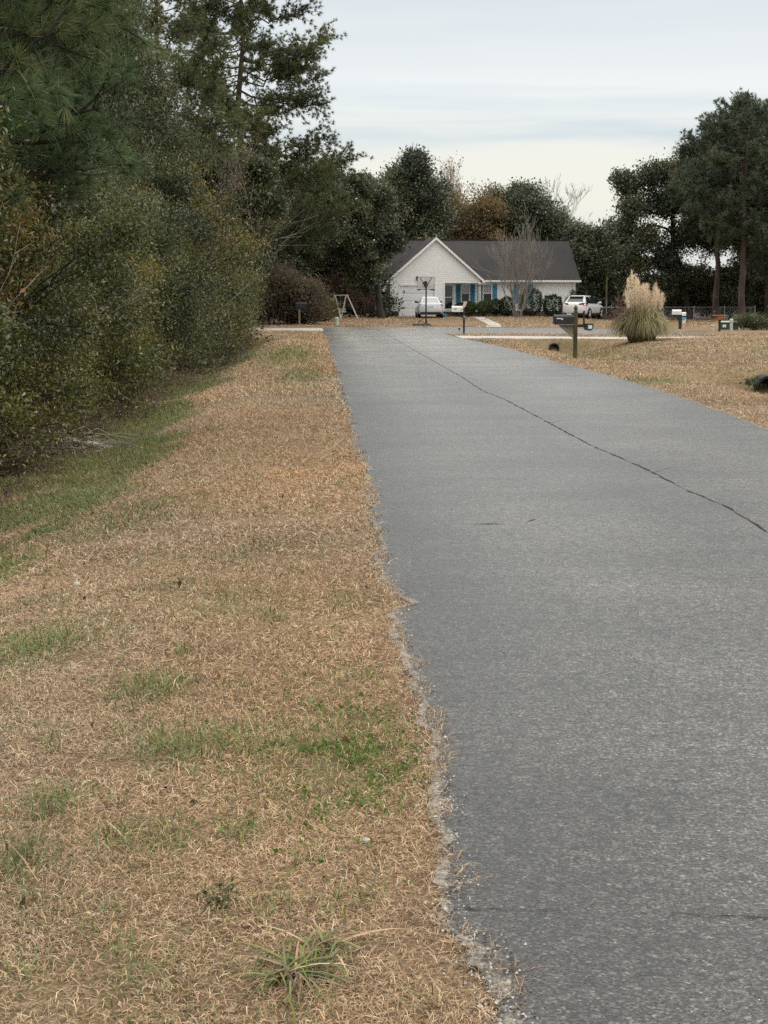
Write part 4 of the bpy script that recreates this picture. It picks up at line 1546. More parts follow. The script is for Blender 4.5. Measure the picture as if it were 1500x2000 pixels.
def pedestal(label, p, r, h, mt, grp=None):
    t = thing('utility_pedestal', label, 'pedestal', p, 0, grp)
    MB().lathe([(r * .95, -.1), (r * .95, h * .72), (r, h * .74)], 14).build('body', MATS[mt], t)
    MB().lathe([(r * 1.12, h * .74), (r * 1.15, h * .90), (r * .95, h * .97), (r * .5, h)], 14).build('cap', MATS[mt], t)
    return t


p = at(1428, 645.5, 74.3)
p[2] = gz(p[0], p[1])
pedestal('tall pale pedestal standing before the green utility cabinet', p, .075, .56, 'utility_pale')
p = hit(1391.5, 646.5)
pedestal('short pale green pedestal left of the signpost', p, .085, .30, 'utility_pale')
p = hit(657.5, 635.5)
pedestal('pale tapered pedestal on the left edge of the turning head', p, .115, .47, 'utility_pale')

# basketball hoop seen from behind
p = hit(832, 636.5)
bh = thing('basketball_hoop', 'portable basketball hoop seen from behind at the far edge of the road', 'basketball hoop', p, R(4))
MB().add([(-.78, -.35, 0), (.28, -.35, 0), (.28, .45, 0), (-.78, .45, 0), (-.66, -.28, .13), (.2, -.28, .15), (.2, .38, .15), (-.66, .38, .13)],
         [(3, 2, 1, 0), (4, 5, 6, 7), (0, 1, 5, 4), (1, 2, 6, 5), (2, 3, 7, 6), (3, 0, 4, 7)]).build('base', MATS['pole_black'], bh, bevel=.03)
MB().bar((0, 0, .1), (0, 0, 2.28), .048, .042, 10).build('pole', MATS['pole_black'], bh)
MB().bar((-.5, .1, .14), (0, .0, .60), .018).bar((.12, .3, .14), (0, .02, .55), .014).build('strut', MATS['pole_black'], bh)
bb = MB().box(-.44, .52, .33, .355, 2.10, 2.78).build('backboard', MATS['board_clear'], bh)
MB().box(-.46, .54, .32, .365, 2.06, 2.10).box(-.46, .54, .32, .365, 2.78, 2.81).box(-.46, -.44, .32, .365, 2.10, 2.78).box(.52, .54, .32, .365, 2.10, 2.78).build('board_frame', MATS['steel'], bb)
MB().bar((0, 0, 2.26), (-.30, .32, 2.74), .02).bar((0, 0, 2.26), (.36, .32, 2.74), .02).bar((0, 0, 2.1), (.22, .32, 2.52), .02).bar((0, 0, 2.1), (-.16, .32, 2.5), .02).box(-.08, .1, .30, .33, 2.26, 2.56).build('bracket', MATS['pole_black'], bh)
MB().box(-.46, -.28, .30, .42, 2.03, 2.10).build('board_pad', MATS['pole_black'], bb)
MB().box(.3, .56, .30, .42, 2.03, 2.10).build('board_pad', MATS['pole_black'], bb)
rim = MB()
for i in range(20):
    a0, a1 = i * math.pi / 10, (i + 1) * math.pi / 10
    rim.bar((.04 + .225 * math.cos(a0), .62 + .225 * math.sin(a0), 2.22), (.04 + .225 * math.cos(a1), .62 + .225 * math.sin(a1), 2.22), .012, n=6)
rim.build('rim', MATS['orange_rust'], bh)

# A-frame swing
p = base_at(at(678, 585, 104.3)[0], 104.3)
sw = thing('swing_set', 'pale wooden swing frame at the edge of the thicket', 'swing set', p, R(8))
hgt = 1.58
for (a, b) in (((.75, -.1, -.1), (.05, .25, hgt)), ((-.33, .6, -.1), (-.02, .28, hgt)), ((-.42, -.2, -.1), (-.70, .9, hgt)), ((-1.15, 1.9, -.1), (-.72, .95, hgt))):
    MB().plank(a, b, .085, .06).build('leg', MATS['sun_bleached'], sw)
MB().plank((.12, .22, hgt - .02), (-.78, .98, hgt - .02), .08, .08).build('crossbar', MATS['sun_bleached'], sw)
MB().box(-.42, .0, .38, .72, .42, .47).build('seat', MATS['sun_bleached'], sw)
MB().box(-.40, -.02, .70, .74, .52, .56).box(-.40, -.02, .70, .74, .62, .66).box(-.42, -.37, .70, .745, .47, .70).box(-.05, 0, .70, .745, .47, .70).build('backrest', MATS['sun_bleached'], sw)
MB().bar((-.36, .55, .46), (-.36, .6, hgt - .03), .008, n=5).bar((-.06, .5, .46), (-.06, .38, hgt - .03), .008, n=5).build('chain', MATS['steel'], sw)

# riding mower
p = base_at(at(738, 585, 107)[0], 107.0)
mo = thing('riding_mower', 'dark riding mower with yellow wheels parked left of the house', 'lawn mower', p, R(62))
MB().prism([(-.75, .32), (-.1, .32), (.0, .40), (.62, .36), (.82, .42), (.82, .70), (.66, .80), (.12, .86), (.06, .46), (-.16, .44), (-.2, .66), (-.75, .62)], -.28, .28, 'x').build('body', MATS['mower_body'], mo, bevel=.03)
MB().prism([(-.62, .66), (-.22, .66), (-.22, .74), (-.52, .76), (-.62, 1.06), (-.70, 1.06)], -.2, .2, 'x').build('seat', MATS['car_black'], mo, bevel=.02)
MB().box(-.5, .5, -.15, .45, .14, .26).build('mower_deck', MATS['mower_body'], mo, bevel=.02)
MB().bar((0, .12, .8), (0, -.02, 1.02), .02).lathe([(.15, -.012), (.165, 0), (.15, .012)], 14, (0, -.02, 1.03)).build('steering_wheel', MATS['pole_black'], mo)
for x, y, rr in ((-.40, -.5, .27), (.40, -.5, .27), (-.36, .58, .19), (.36, .58, .19)):
    w_ = MB().lathe([(rr * .6, -.09), (rr * .95, -.08), (rr, 0), (rr * .95, .08), (rr * .6, .09)], 16, (x, y, rr), 'x').build('wheel', MATS['tyre'], mo)
    MB().lathe([(.03, -.10), (rr * .58, -.095), (rr * .58, .095), (.03, .10)], 14, (x, y, rr), 'x').build('rim', MATS['mower_yellow'], w_)


def bucket(label, p, r, h):
    t = thing('bucket', label, 'bucket', p, 0)
    MB().lathe([(r * .8, 0), (r, h), (r * .95, h), (r * .76, .03)], 14).build('pail', MATS['bucket_blue'], t)
    MB().lathe([(r * 1.0, h - .03), (r * 1.07, h - .03), (r * 1.07, h + .01), (r * 1.0, h + .01)], 14).build('rim', MATS['bucket_blue'], t)
    hd = MB()
    for i in range(8):
        a0, a1 = math.pi * i / 8, math.pi * (i + 1) / 8
        hd.bar((r * math.cos(a0), -.3 * r * math.sin(a0) - .02, h + .25 * r * math.sin(a0)), (r * math.cos(a1), -.3 * r * math.sin(a1) - .02, h + .25 * r * math.sin(a1)), .008, n=5)
    hd.build('handle', MATS['steel'], t)
    return t


bucket('blue bucket at the left corner of the garage wall', base_at(at(760, 585, 110.2)[0], 110.2), .15, .27)
bucket('blue tub beside the right rear of the white sedan', base_at(at(868.5, 585, 107.5)[0], 107.5), .17, .2)

# chain-link fence: posts, rails and a woven mesh panel
def fence():
    xa, xb = at(1176, 585, 112)[0], at(1475, 585, 112)[0]
    t = thing('chain_link_fence', 'low grey chain link fence in front of the dark trees on the right', 'fence', base_at(xa, 112), 0)
    L = xb - xa
    z0 = gz(xa, 112)
    for i in range(6):
        x = L * i / 5
        zz = gz(xa + x, 112) - z0
        MB().bar((x, 0, zz - .1), (x, 0, zz + .98), .03, n=8).lathe([(.036, .98 + zz), (.03, 1.01 + zz), (.008, 1.03 + zz)], 8, (x, 0, 0)).build('post', MATS['steel'], t)
    MB().bar((0, 0, .93), (L, 0, gz(xb, 112) - z0 + .93), .02, n=6).build('rail', MATS['steel'], t)
    polys = []
    d, hh = .16, .9
    n = int((L + hh) / d)
    for i in range(n):
        a = i * d
        for s in (1, -1):
            x0_, x1_ = (a - hh, a) if s > 0 else (a, a - hh)
            P = [(x0_, 0), (x1_, hh)]
            q = []
            for f in np.linspace(0, 1, 2):
                q.append((x0_ + (x1_ - x0_) * f, .004 * s, .03 + hh * f))
            lo = [min(max(v[0], 0), L) for v in q]
            if abs(lo[0] - lo[1]) < .05:
                continue
            q = [(lo[0], q[0][1], .03 + hh * abs((lo[0] - x0_) / (x1_ - x0_))), (lo[1], q[1][1], .03 + hh * abs((lo[1] - x0_) / (x1_ - x0_)))]
            polys.append((np.array(q), np.array([.0035, .0035])))
    V, F = tube_geo(polys, 3)
    np_mesh('wire_mesh', V, F, MATS['steel'], t)


fence()
p = base_at(at(1184.5, 585, 110.5)[0], 110.5)
ut = thing('wooden_pole', 'weathered wooden pole standing right of the white suv', 'pole', p, 0)
MB().lathe([(.075, -.3), (.07, 1.5), (.062, 3.1), (.03, 3.14)], 10).build('shaft', MATS['post_green'], ut)
MB().bar((0, -.075, .4), (0, -.075, 1.5), .02).build('conduit', MATS['steel'], ut)

# outbuildings half hidden behind trees
p = base_at(at(731, 585, 127)[0], 127)
s1 = thing('carport', 'pale metal roofed carport behind the trees left of the house', 'carport', p, R(3))
MB().prism([(-2.3, 2.02), (0, 2.5), (2.3, 2.02), (2.3, 2.08), (0, 2.56), (-2.3, 2.08)], -1.5, 3).build('roof', MATS['old_metal_roof'], s1)
for x, y in ((-2.1, -1.3), (2.1, -1.3), (-2.1, 2.8), (2.1, 2.8)):
    MB().box(x - .05, x + .05, y - .05, y + .05, -.2, 2.03).build('post', MATS['steel'], s1)
MB().box(-2.0, 2.0, 2.86, 2.95, 0, 2.0).build('wall', MATS['shed_wall'], s1)
p = base_at(at(1316, 585, 126)[0], 126)
s2 = thing('garden_shed', 'small brown shed with a weathered grey roof behind the chain link fence', 'shed', p, R(-8))
MB().box(-1.25, 1.25, 0, 2.4, -.3, 1.42).build('wall', MATS['shed_wall'], s2)
MB().prism([(-.3, 1.36), (1.2, 2.36), (2.7, 1.36), (2.7, 1.44), (1.2, 2.45), (-.3, 1.44)], -1.4, 1.4, 'x').build('roof', MATS['shed_roof'], s2)
MB().box(-.4, .4, -.03, -.003, -.2, 1.3).build('door', MATS['post_grey'], s2)
MB().box(-1.45, 1.45, -.34, -.31, 1.34, 1.43).build('fascia', MATS['old_metal_roof'], s2)

# culverts
for (x, y, z, rr, az, lab) in ((8.92, 57.55, -.30, .17, R(1), 'black culvert pipe mouth under the right driveway'), (9.50, 32.0, -.36, .27, R(-6), 'black culvert pipe end in the ditch at the right edge')):
    cu = thing('culvert_pipe', lab, 'pipe', (x, y, z), az)
    prof = [(rr + (.012 if i % 2 else 0), -.30 + i * .07) for i in range(26)] + [(rr - .03, 1.45), (rr - .03, -.30)]
    MB().lathe(prof, 20, axis='y', cap=False).build('pipe', MATS['culvert_black'], cu, fix=False)
    MB().lathe([(rr - .03, -.33), (rr + .022, -.33), (rr + .022, -.27), (rr - .03, -.27)], 20, axis='y', cap=False).build('pipe_lip', MATS['culvert_black'], cu, fix=False)
    MB().lathe([(.01, 1.3), (rr, 1.3), (rr, 1.34), (.01, 1.34)], 16, axis='y').build('pipe_plug', MATS['culvert_black'], cu, fix=False)
rg_ = None

# ------------------------------------------------------------------ vegetation
ORD = ['first', 'second', 'third', 'fourth', 'fifth', 'sixth', 'seventh', 'eighth', 'ninth', 'tenth', 'eleventh', 'twelfth', 'thirteenth', 'fourteenth', 'fifteenth', 'sixteenth']
ORDT = lambda i: 'nearest' if i == 0 else ORD[i]


def px_blobs(base, Y, lst, depth=.9, seed=0):
    """Clumps seen round (px,py) with pixel radius rp at distance Y, each repeated in depth so that the crown is round."""
    rg = np.random.default_rng(seed)
    out = []
    for px, py, rp in lst:
        p = at(px, py, Y) - np.array(base)
        r = rp / FPX * Y
        for k, dy in enumerate((-depth, depth) if rp > 22 else (0,)):
            out.append((p[0] + rg.normal(0, .15 * r), p[1] + dy * r * rg.uniform(.6, 1.2), p[2] + rg.normal(0, .12 * r), r * rg.uniform(.9, 1.15), r, r * rg.uniform(.75, .95)))
    return out


def pxtree(label, cat, Y, px0, lst, leaf, leafm, barkm, seed, r=.2, per=60, n_tw=22, lsize=.2, sig=.38, top=None, aspect=.55, name='evergreen_tree', shell=.5, group=None, tb=0.0):
    rg = np.random.default_rng(seed)
    x = at(px0, 585, Y)[0]
    b = base_at(x, Y)
    bl = px_blobs(b, Y, lst, seed=seed)
    zt = max(q[2] for q in bl)
    xm = float(np.mean([q[0] for q in bl]))
    return make_tree(name, label, cat, b, (xm * .8, 0, zt * .92), r, bl, None, rg, leafm, barkm, n_tw=n_tw, per=per, sig=sig, lsize=lsize, aspect=aspect, shell=shell, group=group, trunk_base=(tb, 0, -.2))


# --- trees behind and beside the house
BACK = 'trees behind the house'
pxtree('grey-green live oak whose crown covers the left end of the house roof', 'oak tree', 105, 746,
       [(690, 425, 42), (650, 400, 40), (738, 435, 36), (762, 470, 22), (735, 505, 20), (706, 520, 32), (690, 480, 40), (695, 365, 32), (640, 350, 34), (740, 390, 24), (712, 552, 15), (690, 545, 22)], None, 'leaf_oak', 'bark_dark', 11, .24, 105, 24, .17, .22)
pxtree('tall dark evergreen rising behind the left half of the roof', 'evergreen tree', 128, 805,
       [(805, 335, 30), (772, 385, 36), (832, 375, 36), (800, 420, 42), (846, 430, 30), (760, 440, 36), (812, 312, 13), (745, 372, 18), (850, 395, 18), (780, 350, 24), (780, 480, 40), (840, 480, 36)], None, 'leaf_oak', 'bark_dark', 12, .28, 130, 26, .19, .42, group=BACK)
pxtree('rusty brown leafed tree behind the middle of the roof', 'tree', 132, 925,
       [(905, 435, 32), (940, 398, 28), (957, 425, 26), (880, 450, 30), (925, 460, 34), (875, 405, 20), (960, 470, 28), (860, 470, 26)], None, 'leaf_rust', 'bark_grey', 13, .2, 46, 24, .19, .46, group=BACK, name='autumn_tree')
pxtree('broad dark evergreen behind the ridge right of the rusty tree', 'evergreen tree', 134, 1010,
       [(968, 388, 22), (1000, 395, 28), (1040, 405, 34), (1078, 432, 32), (1012, 435, 42), (1058, 452, 38), (962, 440, 30), (1095, 462, 26), (1020, 375, 18), (1020, 480, 40), (1080, 490, 30)], None, 'leaf_oak', 'bark_dark', 14, .28, 130, 26, .19, .42, group=BACK)
pxtree('dark evergreen standing just right of the house gable end', 'evergreen tree', 121, 1150,
       [(1128, 462, 22), (1150, 478, 26), (1132, 510, 34), (1165, 520, 34), (1145, 560, 34), (1172, 575, 28), (1180, 490, 22), (1178, 600, 22), (1150, 600, 24)], None, 'leaf_oak', 'bark_dark', 15, .22, 90, 24, .22, .38)
pxtree('dark evergreen between the wooden pole and the big right oak', 'evergreen tree', 124, 1208,
       [(1200, 455, 20), (1208, 480, 22), (1210, 520, 26), (1195, 540, 34), (1225, 560, 22), (1190, 500, 26), (1208, 590, 32), (1232, 600, 18)], None, 'leaf_oak', 'bark_dark', 16, .2, 90, 24, .22, .38)
pxtree('wide spreading oak with gaps of sky left of the tall right pines', 'oak tree', 117, 1342,
       [(1268, 342, 26), (1234, 362, 22), (1312, 332, 26), (1240, 412, 26), (1288, 398, 36), (1330, 385, 32), (1262, 462, 28), (1232, 500, 15), (1300, 505, 30), (1342, 462, 36), (1288, 556, 26), (1330, 540, 26), (1218, 350, 10), (1222, 440, 14), (1255, 520, 13), (1345, 340, 22)], None, 'leaf_oak', 'bark_dark', 17, .34, 95, 22, .17, .36, shell=.35, tb=.3)
pxtree('dark undergrowth bush beneath the spreading right oak', 'bush', 119, 1345,
       [(1325, 590, 22), (1355, 575, 26), (1385, 590, 26), (1400, 560, 24), (1370, 545, 20)], None, 'leaf_vine', 'bark_dark', 18, .1, 85, 22, .18, .34, name='bush')
pxtree('brown vine tangled bush between the right pine trunks', 'bush', 117, 1425,
       [(1415, 590, 24), (1440, 575, 28), (1468, 590, 26), (1440, 535, 24), (1480, 560, 24)], None, 'leaf_oak', 'bark_dark', 19, .1, 85, 22, .18, .34, name='bush')
pxtree('dark bush at the right frame edge under the pines', 'bush', 117, 1500,
       [(1495, 590, 26), (1520, 570, 28), (1505, 540, 26), (1545, 590, 30), (1480, 520, 20)], None, 'leaf_vine', 'bark_dark', 20, .1, 85, 22, .18, .34, name='bush')

rg = np.random.default_rng(31)
bare_tree('autumn_tree', 'thin pale tree holding sparse golden leaves above the roof', 'tree', base_at(at(893, 585, 138)[0], 138), rg,
          [((0, 0, 0), (0, 0, 1), 4.8, .16), ((0, 0, 3.6), (-.25, 0, 1), 3.1, .08), ((0, 0, 3.4), (.3, .1, 1), 3.0, .08)], 'bark_pale', 5, 'leaf_gold', 3.0, .15, .26, rmin=.014, spread=.34, upb=.3)
bare_tree('bare_tree', 'leafless grey tree with fine upswept branches behind the right of the roof', 'tree', base_at(at(1080, 585, 142)[0], 142), np.random.default_rng(32),
          [((0, 0, 0), (.12, 0, 1), 3.9, .18), ((.3, 0, 3.2), (.5, 0, 1), 3.5, .08), ((.2, 0, 3.4), (-.35, .2, 1), 3.2, .07), ((.2, 0, 3.0), (.1, -.2, 1), 3.4, .07), ((-.8, 0, 0), (-.3, 0, 1), 4.0, .1), ((-1.6, .5, 0), (-.35, 0, 1), 3.6, .08), ((.6, .5, 0), (.4, 0, 1), 3.9, .08)], 'bark_mid', 5, rmin=.010, spread=.36, upb=.28)

# right pines
PG = 'tall pines at the right edge'


def limbset(rg, z0, z1, n, lens, azs=None, rise=(.05, .5)):
    out = []
    for i in range(n):
        z = z0 + (z1 - z0) * (i + rg.random()) / n
        L = np.interp(z, lens[0], lens[1]) * rg.uniform(.6, 1.1)
        az = rg.uniform(0, 2 * math.pi) if azs is None else rg.uniform(*azs)
        out.append((z, az, L, rg.uniform(*rise)))
    return out


for i, (px, Y, ytop, zc, RR, lab, sd) in enumerate([(1449, 104, 182, 5.0, 4.3, 'tall pine with the plain reddish trunk right of the signpost', 41),
                                                  (1398, 112, 262, 6.5, 3.2, 'shorter pine leaning behind the spreading right oak', 42),
                                                  (1500, 113, 195, 4.0, 4.2, 'dark pine whose trunk stands at the right frame edge', 43),
                                                  (1560, 106, 175, 2.5, 4.0, 'low branched pine reaching in from beyond the right frame edge', 44)]):
    rg = np.random.default_rng(sd)
    b = base_at(at(px, 585, Y)[0], Y)
    Ht = at(px, ytop, Y)[2] - b[2]
    pine('pine_tree', lab, b, rg, Ht, .26, limbset(rg, zc, Ht - .2, 78, ([zc, zc + 3, Ht * .6, Ht * .85, Ht], [RR * .75, RR, RR * .95, RR * .6, .5])),
         'needle_dark', .25, .045, 20, .20, group=PG, spread=1.25, sub=17, barkm='bark_pine')

pxtree('densest pine whose full crown fills the right edge behind the reddish trunk', 'pine tree', 116, 1470,
       [(1362, 330, 30), (1395, 292, 26), (1438, 252, 28), (1480, 235, 32), (1432, 330, 36), (1482, 330, 38), (1376, 400, 34), (1430, 405, 36), (1490, 415, 38), (1352, 452, 24), (1402, 468, 26), (1470, 478, 28), (1458, 205, 13), (1520, 300, 40), (1530, 400, 40), (1345, 300, 12)],
       None, 'needle_dark', 'bark_grey', 45, .26, 120, 26, .34, .34, aspect=.16, name='pine_tree', shell=.4, group=PG)
# low far trees closing the view
rg = np.random.default_rng(55)
far0 = None
for i in range(9):
    X = -30 + i * 11 + rg.uniform(-2, 2)
    Y = 165 + rg.uniform(-8, 8)
    lab = 'dark low tree of the distant tree line beyond the gardens'
    if far0 is None:
        bl = [(rg.normal(0, 3.0), rg.normal(0, 1), rg.uniform(.8, 3.2), 1.9, 1.5, 1.2) for _ in range(11)]
        far0 = make_tree('evergreen_tree', lab, 'evergreen tree', base_at(X, Y), (0, 0, 3.2), .2, bl, None, rg, 'leaf_oak', 'bark_dark', n_tw=20, per=40, sig=.45, lsize=.36, group='distant tree line')
    else:
        copy_thing(far0, base_at(X, Y), rg.uniform(-.5, .5) + (math.pi if i % 2 else 0), rg.uniform(.75, 1.1))

# --- thicket beyond the left drive
pxtree('dark evergreen tree behind the brown thicket left of the road end', 'evergreen tree', 104, 560,
       [(560, 435, 46), (515, 470, 44), (600, 460, 42), (480, 420, 44), (645, 445, 36), (540, 520, 44), (600, 400, 34), (500, 540, 40), (640, 380, 34), (555, 375, 36)], None, 'leaf_oak', 'bark_dark', 61, .22, 100, 24, .19, .38)
pxtree('reddish brown vine covered mound left of the swing frame', 'thicket bush', 112, 660,
       [(650, 475, 34), (680, 525, 30), (618, 510, 30), (670, 445, 20), (692, 550, 20), (655, 545, 34), (686, 485, 20), (636, 455, 16), (676, 572, 22), (600, 540, 22), (658, 432, 12), (706, 520, 9)], None, 'leaf_vine', 'twig_red', 62, .1, 60, 36, .13, .42, name='thicket_bush', shell=.3)
pxtree('dark green and brown bush behind the black mailbox', 'thicket bush', 93.5, 560,
       [(560, 555, 34), (535, 590, 34), (585, 590, 32), (610, 600, 26), (540, 545, 24), (515, 605, 26), (575, 615, 22), (600, 570, 24)], None, 'leaf_vine', 'twig_brown', 63, .08, 85, 30, .13, .3, name='thicket_bush')
pxtree('small brown and green bush between the black mailbox and the swing', 'thicket bush', 98, 622,
       [(612, 602, 20), (630, 596, 16), (628, 612, 14), (606, 588, 18), (640, 606, 10)], None, 'leaf_myrtle', 'twig_brown', 64, .06, 80, 26, .12, .26, name='thicket_bush')
for k, (px, Y, hh, sd) in enumerate([(640, 110, 1.3, 65), (600, 92.5, 1.0, 66), (530, 92, 1.6, 67), (712, 108, 1.0, 68)]):
    rg = np.random.default_rng(sd)
    st = [((rg.normal(0, .4), rg.normal(0, .3), 0), (rg.normal(0, .35), rg.normal(0, .3), 1), hh, .022) for _ in range(9)]
    bare_tree('bare_bush', ['bare greyish red brush in front of the vine covered mound', 'bare brown brush right behind the black mailbox post', 'bare brown brush at the left end of the far thicket', 'bare brown brush under the live oak beside the swing'][k],
              'bush', base_at(at(px, 585, Y)[0], Y), rg, st, 'twig_red' if k in (0, 3) else 'twig_brown', 4, rmin=.007, spread=.55, upb=.1, kids=3, lf='leaves')
rg = np.random.default_rng(71)
pb_ = base_at(at(468, 585, 87)[0], 87)
pine('pine_tree', 'tall open pine with a dark trunk rising above the left thicket', pb_, rg, 22.5, .34,
     limbset(rg, 5.0, 22, 116, ([5.5, 8, 9.5, 11, 13, 15, 18, 22], [6.0, 6.4, 5.2, 4.4, 4.4, 4.0, 3.5, 1.6]), rise=(-.16, .22)), 'needle_far', .21, .030, 22, .17, lean=(.4, .3), spread=1.25, sub=17, fmin=.42)
rg = np.random.default_rng(72)
pine('pine_tree', 'second pine set back left of the tall open pine', base_at(at(318, 585, 72)[0], 72), rg, 20, .28,
     limbset(rg, 8, 19.5, 56, ([8, 13, 17, 20], [3.6, 3.4, 2.8, 1.4]), rise=(-.05, .45)), 'needle_far', .21, .028, 22, .17, spread=1.25, sub=14, fmin=.45)
rg = np.random.default_rng(73)
bare_tree('bare_tree', 'thin leafless grey tree inside the left thicket below the tall pine', 'tree', base_at(-4.4, 68), rg,
          [((0, 0, 0), (.1, 0, 1), 3.2, .06), ((.1, 0, 2.4), (.35, 0, 1), 2.3, .03)], 'bark_grey', 4, 'leaf_rust', .8, .09, .2, rmin=.005, spread=.42, upb=.25)

pxtree('dark grey-green tree filling the gap right of the tall open pine', 'evergreen tree', 112, 640,
       [(620, 430, 44), (660, 500, 44), (600, 540, 44), (560, 500, 44), (700, 440, 38), (720, 540, 36), (650, 580, 36), (590, 600, 34), (700, 590, 30), (520, 570, 40), (745, 600, 24), (540, 430, 40)], None, 'leaf_oak', 'bark_dark', 67, .24, 100, 22, .2, .42)
pxtree('olive and grey tree with bare twigs at the foot of the tall open pine', 'evergreen tree', 78, 440,
       [(440, 330, 44), (470, 390, 44), (410, 400, 44), (450, 460, 44), (490, 440, 36), (420, 500, 42), (480, 520, 40), (505, 340, 30), (520, 400, 26), (460, 570, 40), (395, 320, 36)], None, 'leaf_privet', 'bark_grey', 68, .16, 95, 26, .14, .32)

# --- the roadside thicket
def blob_shrub(name, label, cat, base, rg, Rr, Ht, leafm, barkm, nb, n_tw, per, lsize, sig, group=None, aspect=.34):
    bl = []
    for i in range(nb):
        a = rg.uniform(0, 2 * math.pi)
        z = rg.uniform(.06, .9)
        rr = Rr * (1 - .45 * max(0, z - .45)) * rg.uniform(.35, .78)
        s = Rr * rg.uniform(.22, .46)
        bl.append((rr * math.cos(a) * 1.12, rr * math.sin(a) * 1.12, Ht * z, s, s, s * rg.uniform(.9, 1.7)))
    for i in range(5):
        bl.append((rg.normal(0, .4 * Rr), rg.normal(0, .4 * Rr), Ht * rg.uniform(.78, 1.02), Rr * rg.uniform(.14, .26), Rr * .2, Ht * rg.uniform(.08, .16)))
    return make_tree(name, label, cat, base, (rg.normal(0, .2), rg.normal(0, .2), Ht * .8), .055, bl, None, rg, leafm, barkm, n_tw, per, sig, lsize, aspect, group, shell=.45, tvar=.28)


near_v = []
rgn = np.random.default_rng(81)
row = [(-4.15, 10.2, 2.5), (-4.25, 12.8, 3.1), (-4.55, 15.4, 2.6), (-4.2, 18.2, 2.9), (-4.6, 21.2, 3.4), (-4.2, 24.4, 3.0)]
for i, (x, y, hh) in enumerate(row):
    lab = 'leafy olive green shrub, %s along the roadside thicket' % ('nearest' if i == 0 else ORD[i] + ' from the left edge')
    if i < 3:
        o = blob_shrub('wax_myrtle', lab, 'shrub', base_at(x, y), rgn, 1.55, hh, ('leaf_myrtle', 'leaf_bay', 'leaf_myrtle')[i], 'bark_dark', 20, 32, 100, .048, .14, 'shrubs of the roadside thicket')
        near_v.append((o, hh))
    else:
        s0, h0 = near_v[i % 3]
        copy_thing(s0, base_at(x, y), rgn.uniform(0, 6.28), hh / h0, lab)
far_v = []
rowf = [(-4.5, 27.8, 3.9), (-4.7, 31.2, 3.5), (-4.4, 35.2, 4.5), (-4.7, 39.2, 3.9), (-4.35, 43.4, 4.8), (-4.6, 47.8, 4.1), (-4.3, 52.2, 4.4), (-4.35, 56.4, 3.6), (-4.0, 60.0, 3.4), (-5.4, 63.0, 4.9)]
for i, (x, y, hh) in enumerate(rowf):
    lab = 'leafy olive green shrub, %s along the roadside thicket' % ('%s from the left concrete driveway' % ORD[len(rowf) - 1 - i] if i < len(rowf) - 1 else 'set back nearest the left driveway')
    if i < 3:
        o = blob_shrub('wax_myrtle', lab, 'shrub', base_at(x, y), rgn, 1.95, hh, ('leaf_myrtle', 'leaf_bay', 'leaf_privet')[i], 'bark_dark', 24, 30, 88, .062, .17, 'shrubs of the roadside thicket')
        far_v.append((o, hh))
    else:
        s0, h0 = far_v[i % 3]
        copy_thing(s0, base_at(x, y), rgn.uniform(0, 6.28), hh / h0 * rgn.uniform(.95, 1.05), lab)
# darker small-leaved trees behind them
pv = []
rowp = [(-7.0, 22.0, 5.6), (-7.2, 29.0, 8.5), (-7.0, 36.0, 10.5), (-6.7, 43.0, 12.0), (-6.6, 50.0, 12.5), (-6.9, 57.0, 11.0), (-6.3, 64.0, 8.0), (-8.2, 71.0, 9.5), (-9.5, 16.0, 6.5)]
for i, (x, y, hh) in enumerate(rowp):
    lab = ['dark small leaved tree behind the near pine', 'dark small leaved tree right behind the near pine tips', 'tall dark small leaved tree, first beyond the near pine', 'tallest dark small leaved tree with bare grey twigs in the thicket', 'tall dark small leaved tree at the middle of the thicket',
           'dark small leaved tree left of the tall open pine', 'lower dark tree at the far end of the thicket', 'dark tree beyond the left driveway under the pine', 'dark tree filling the left frame edge behind the shrubs'][i]
    if i in (0, 2, 4):
        bl = []
        for k in range(26):
            a, z = rgn.uniform(0, 6.28), rgn.uniform(.16, .95)
            rr = 2.3 * (1 - .5 * max(0, z - .55)) * rgn.uniform(.2, .8)
            s = rgn.uniform(.75, 1.15)
            bl.append((rr * math.cos(a), rr * math.sin(a), hh * z, s, s, s))
        o = make_tree('evergreen_tree', lab, 'evergreen tree', base_at(x, y), (.2, 0, hh * .9), .16, bl, None, rgn, 'leaf_privet', 'bark_dark', 30, 100, .27, .078 if i else .065, .5, 'dark trees of the thicket')
        pv.append((o, hh))
    else:
        s0, h0 = pv[min(len(pv) - 1, i % 3)]
        copy_thing(s0, base_at(x, y), rgn.uniform(0, 6.28), (1, 1, hh / h0), lab)

# the near pine reaching in from the left
rg = np.random.default_rng(92)
lm_ = []
for z, L, n in ((2.7, 2.5, 4), (3.2, 2.9, 5), (3.7, 3.1, 5), (4.2, 3.0, 5), (4.8, 2.9, 5), (5.4, 2.7, 5), (6.0, 2.6, 4), (6.8, 2.2, 4), (7.6, 1.6, 4)):
    for k in range(n):
        lm_.append((z + rg.uniform(-.2, .2), rg.uniform(-1.5, 1.0), L * rg.uniform(.65, 1.05), rg.uniform(-.12, .22)))
pine('pine_tree', 'young long needled pine leaning in at the upper left, nearest the camera', base_at(-5.1, 18.2), rg, 8.6, .12, lm_, 'needle_near', .27, .0065, 62, .15, spread=.95, sub=10, barkm='bark_dark')

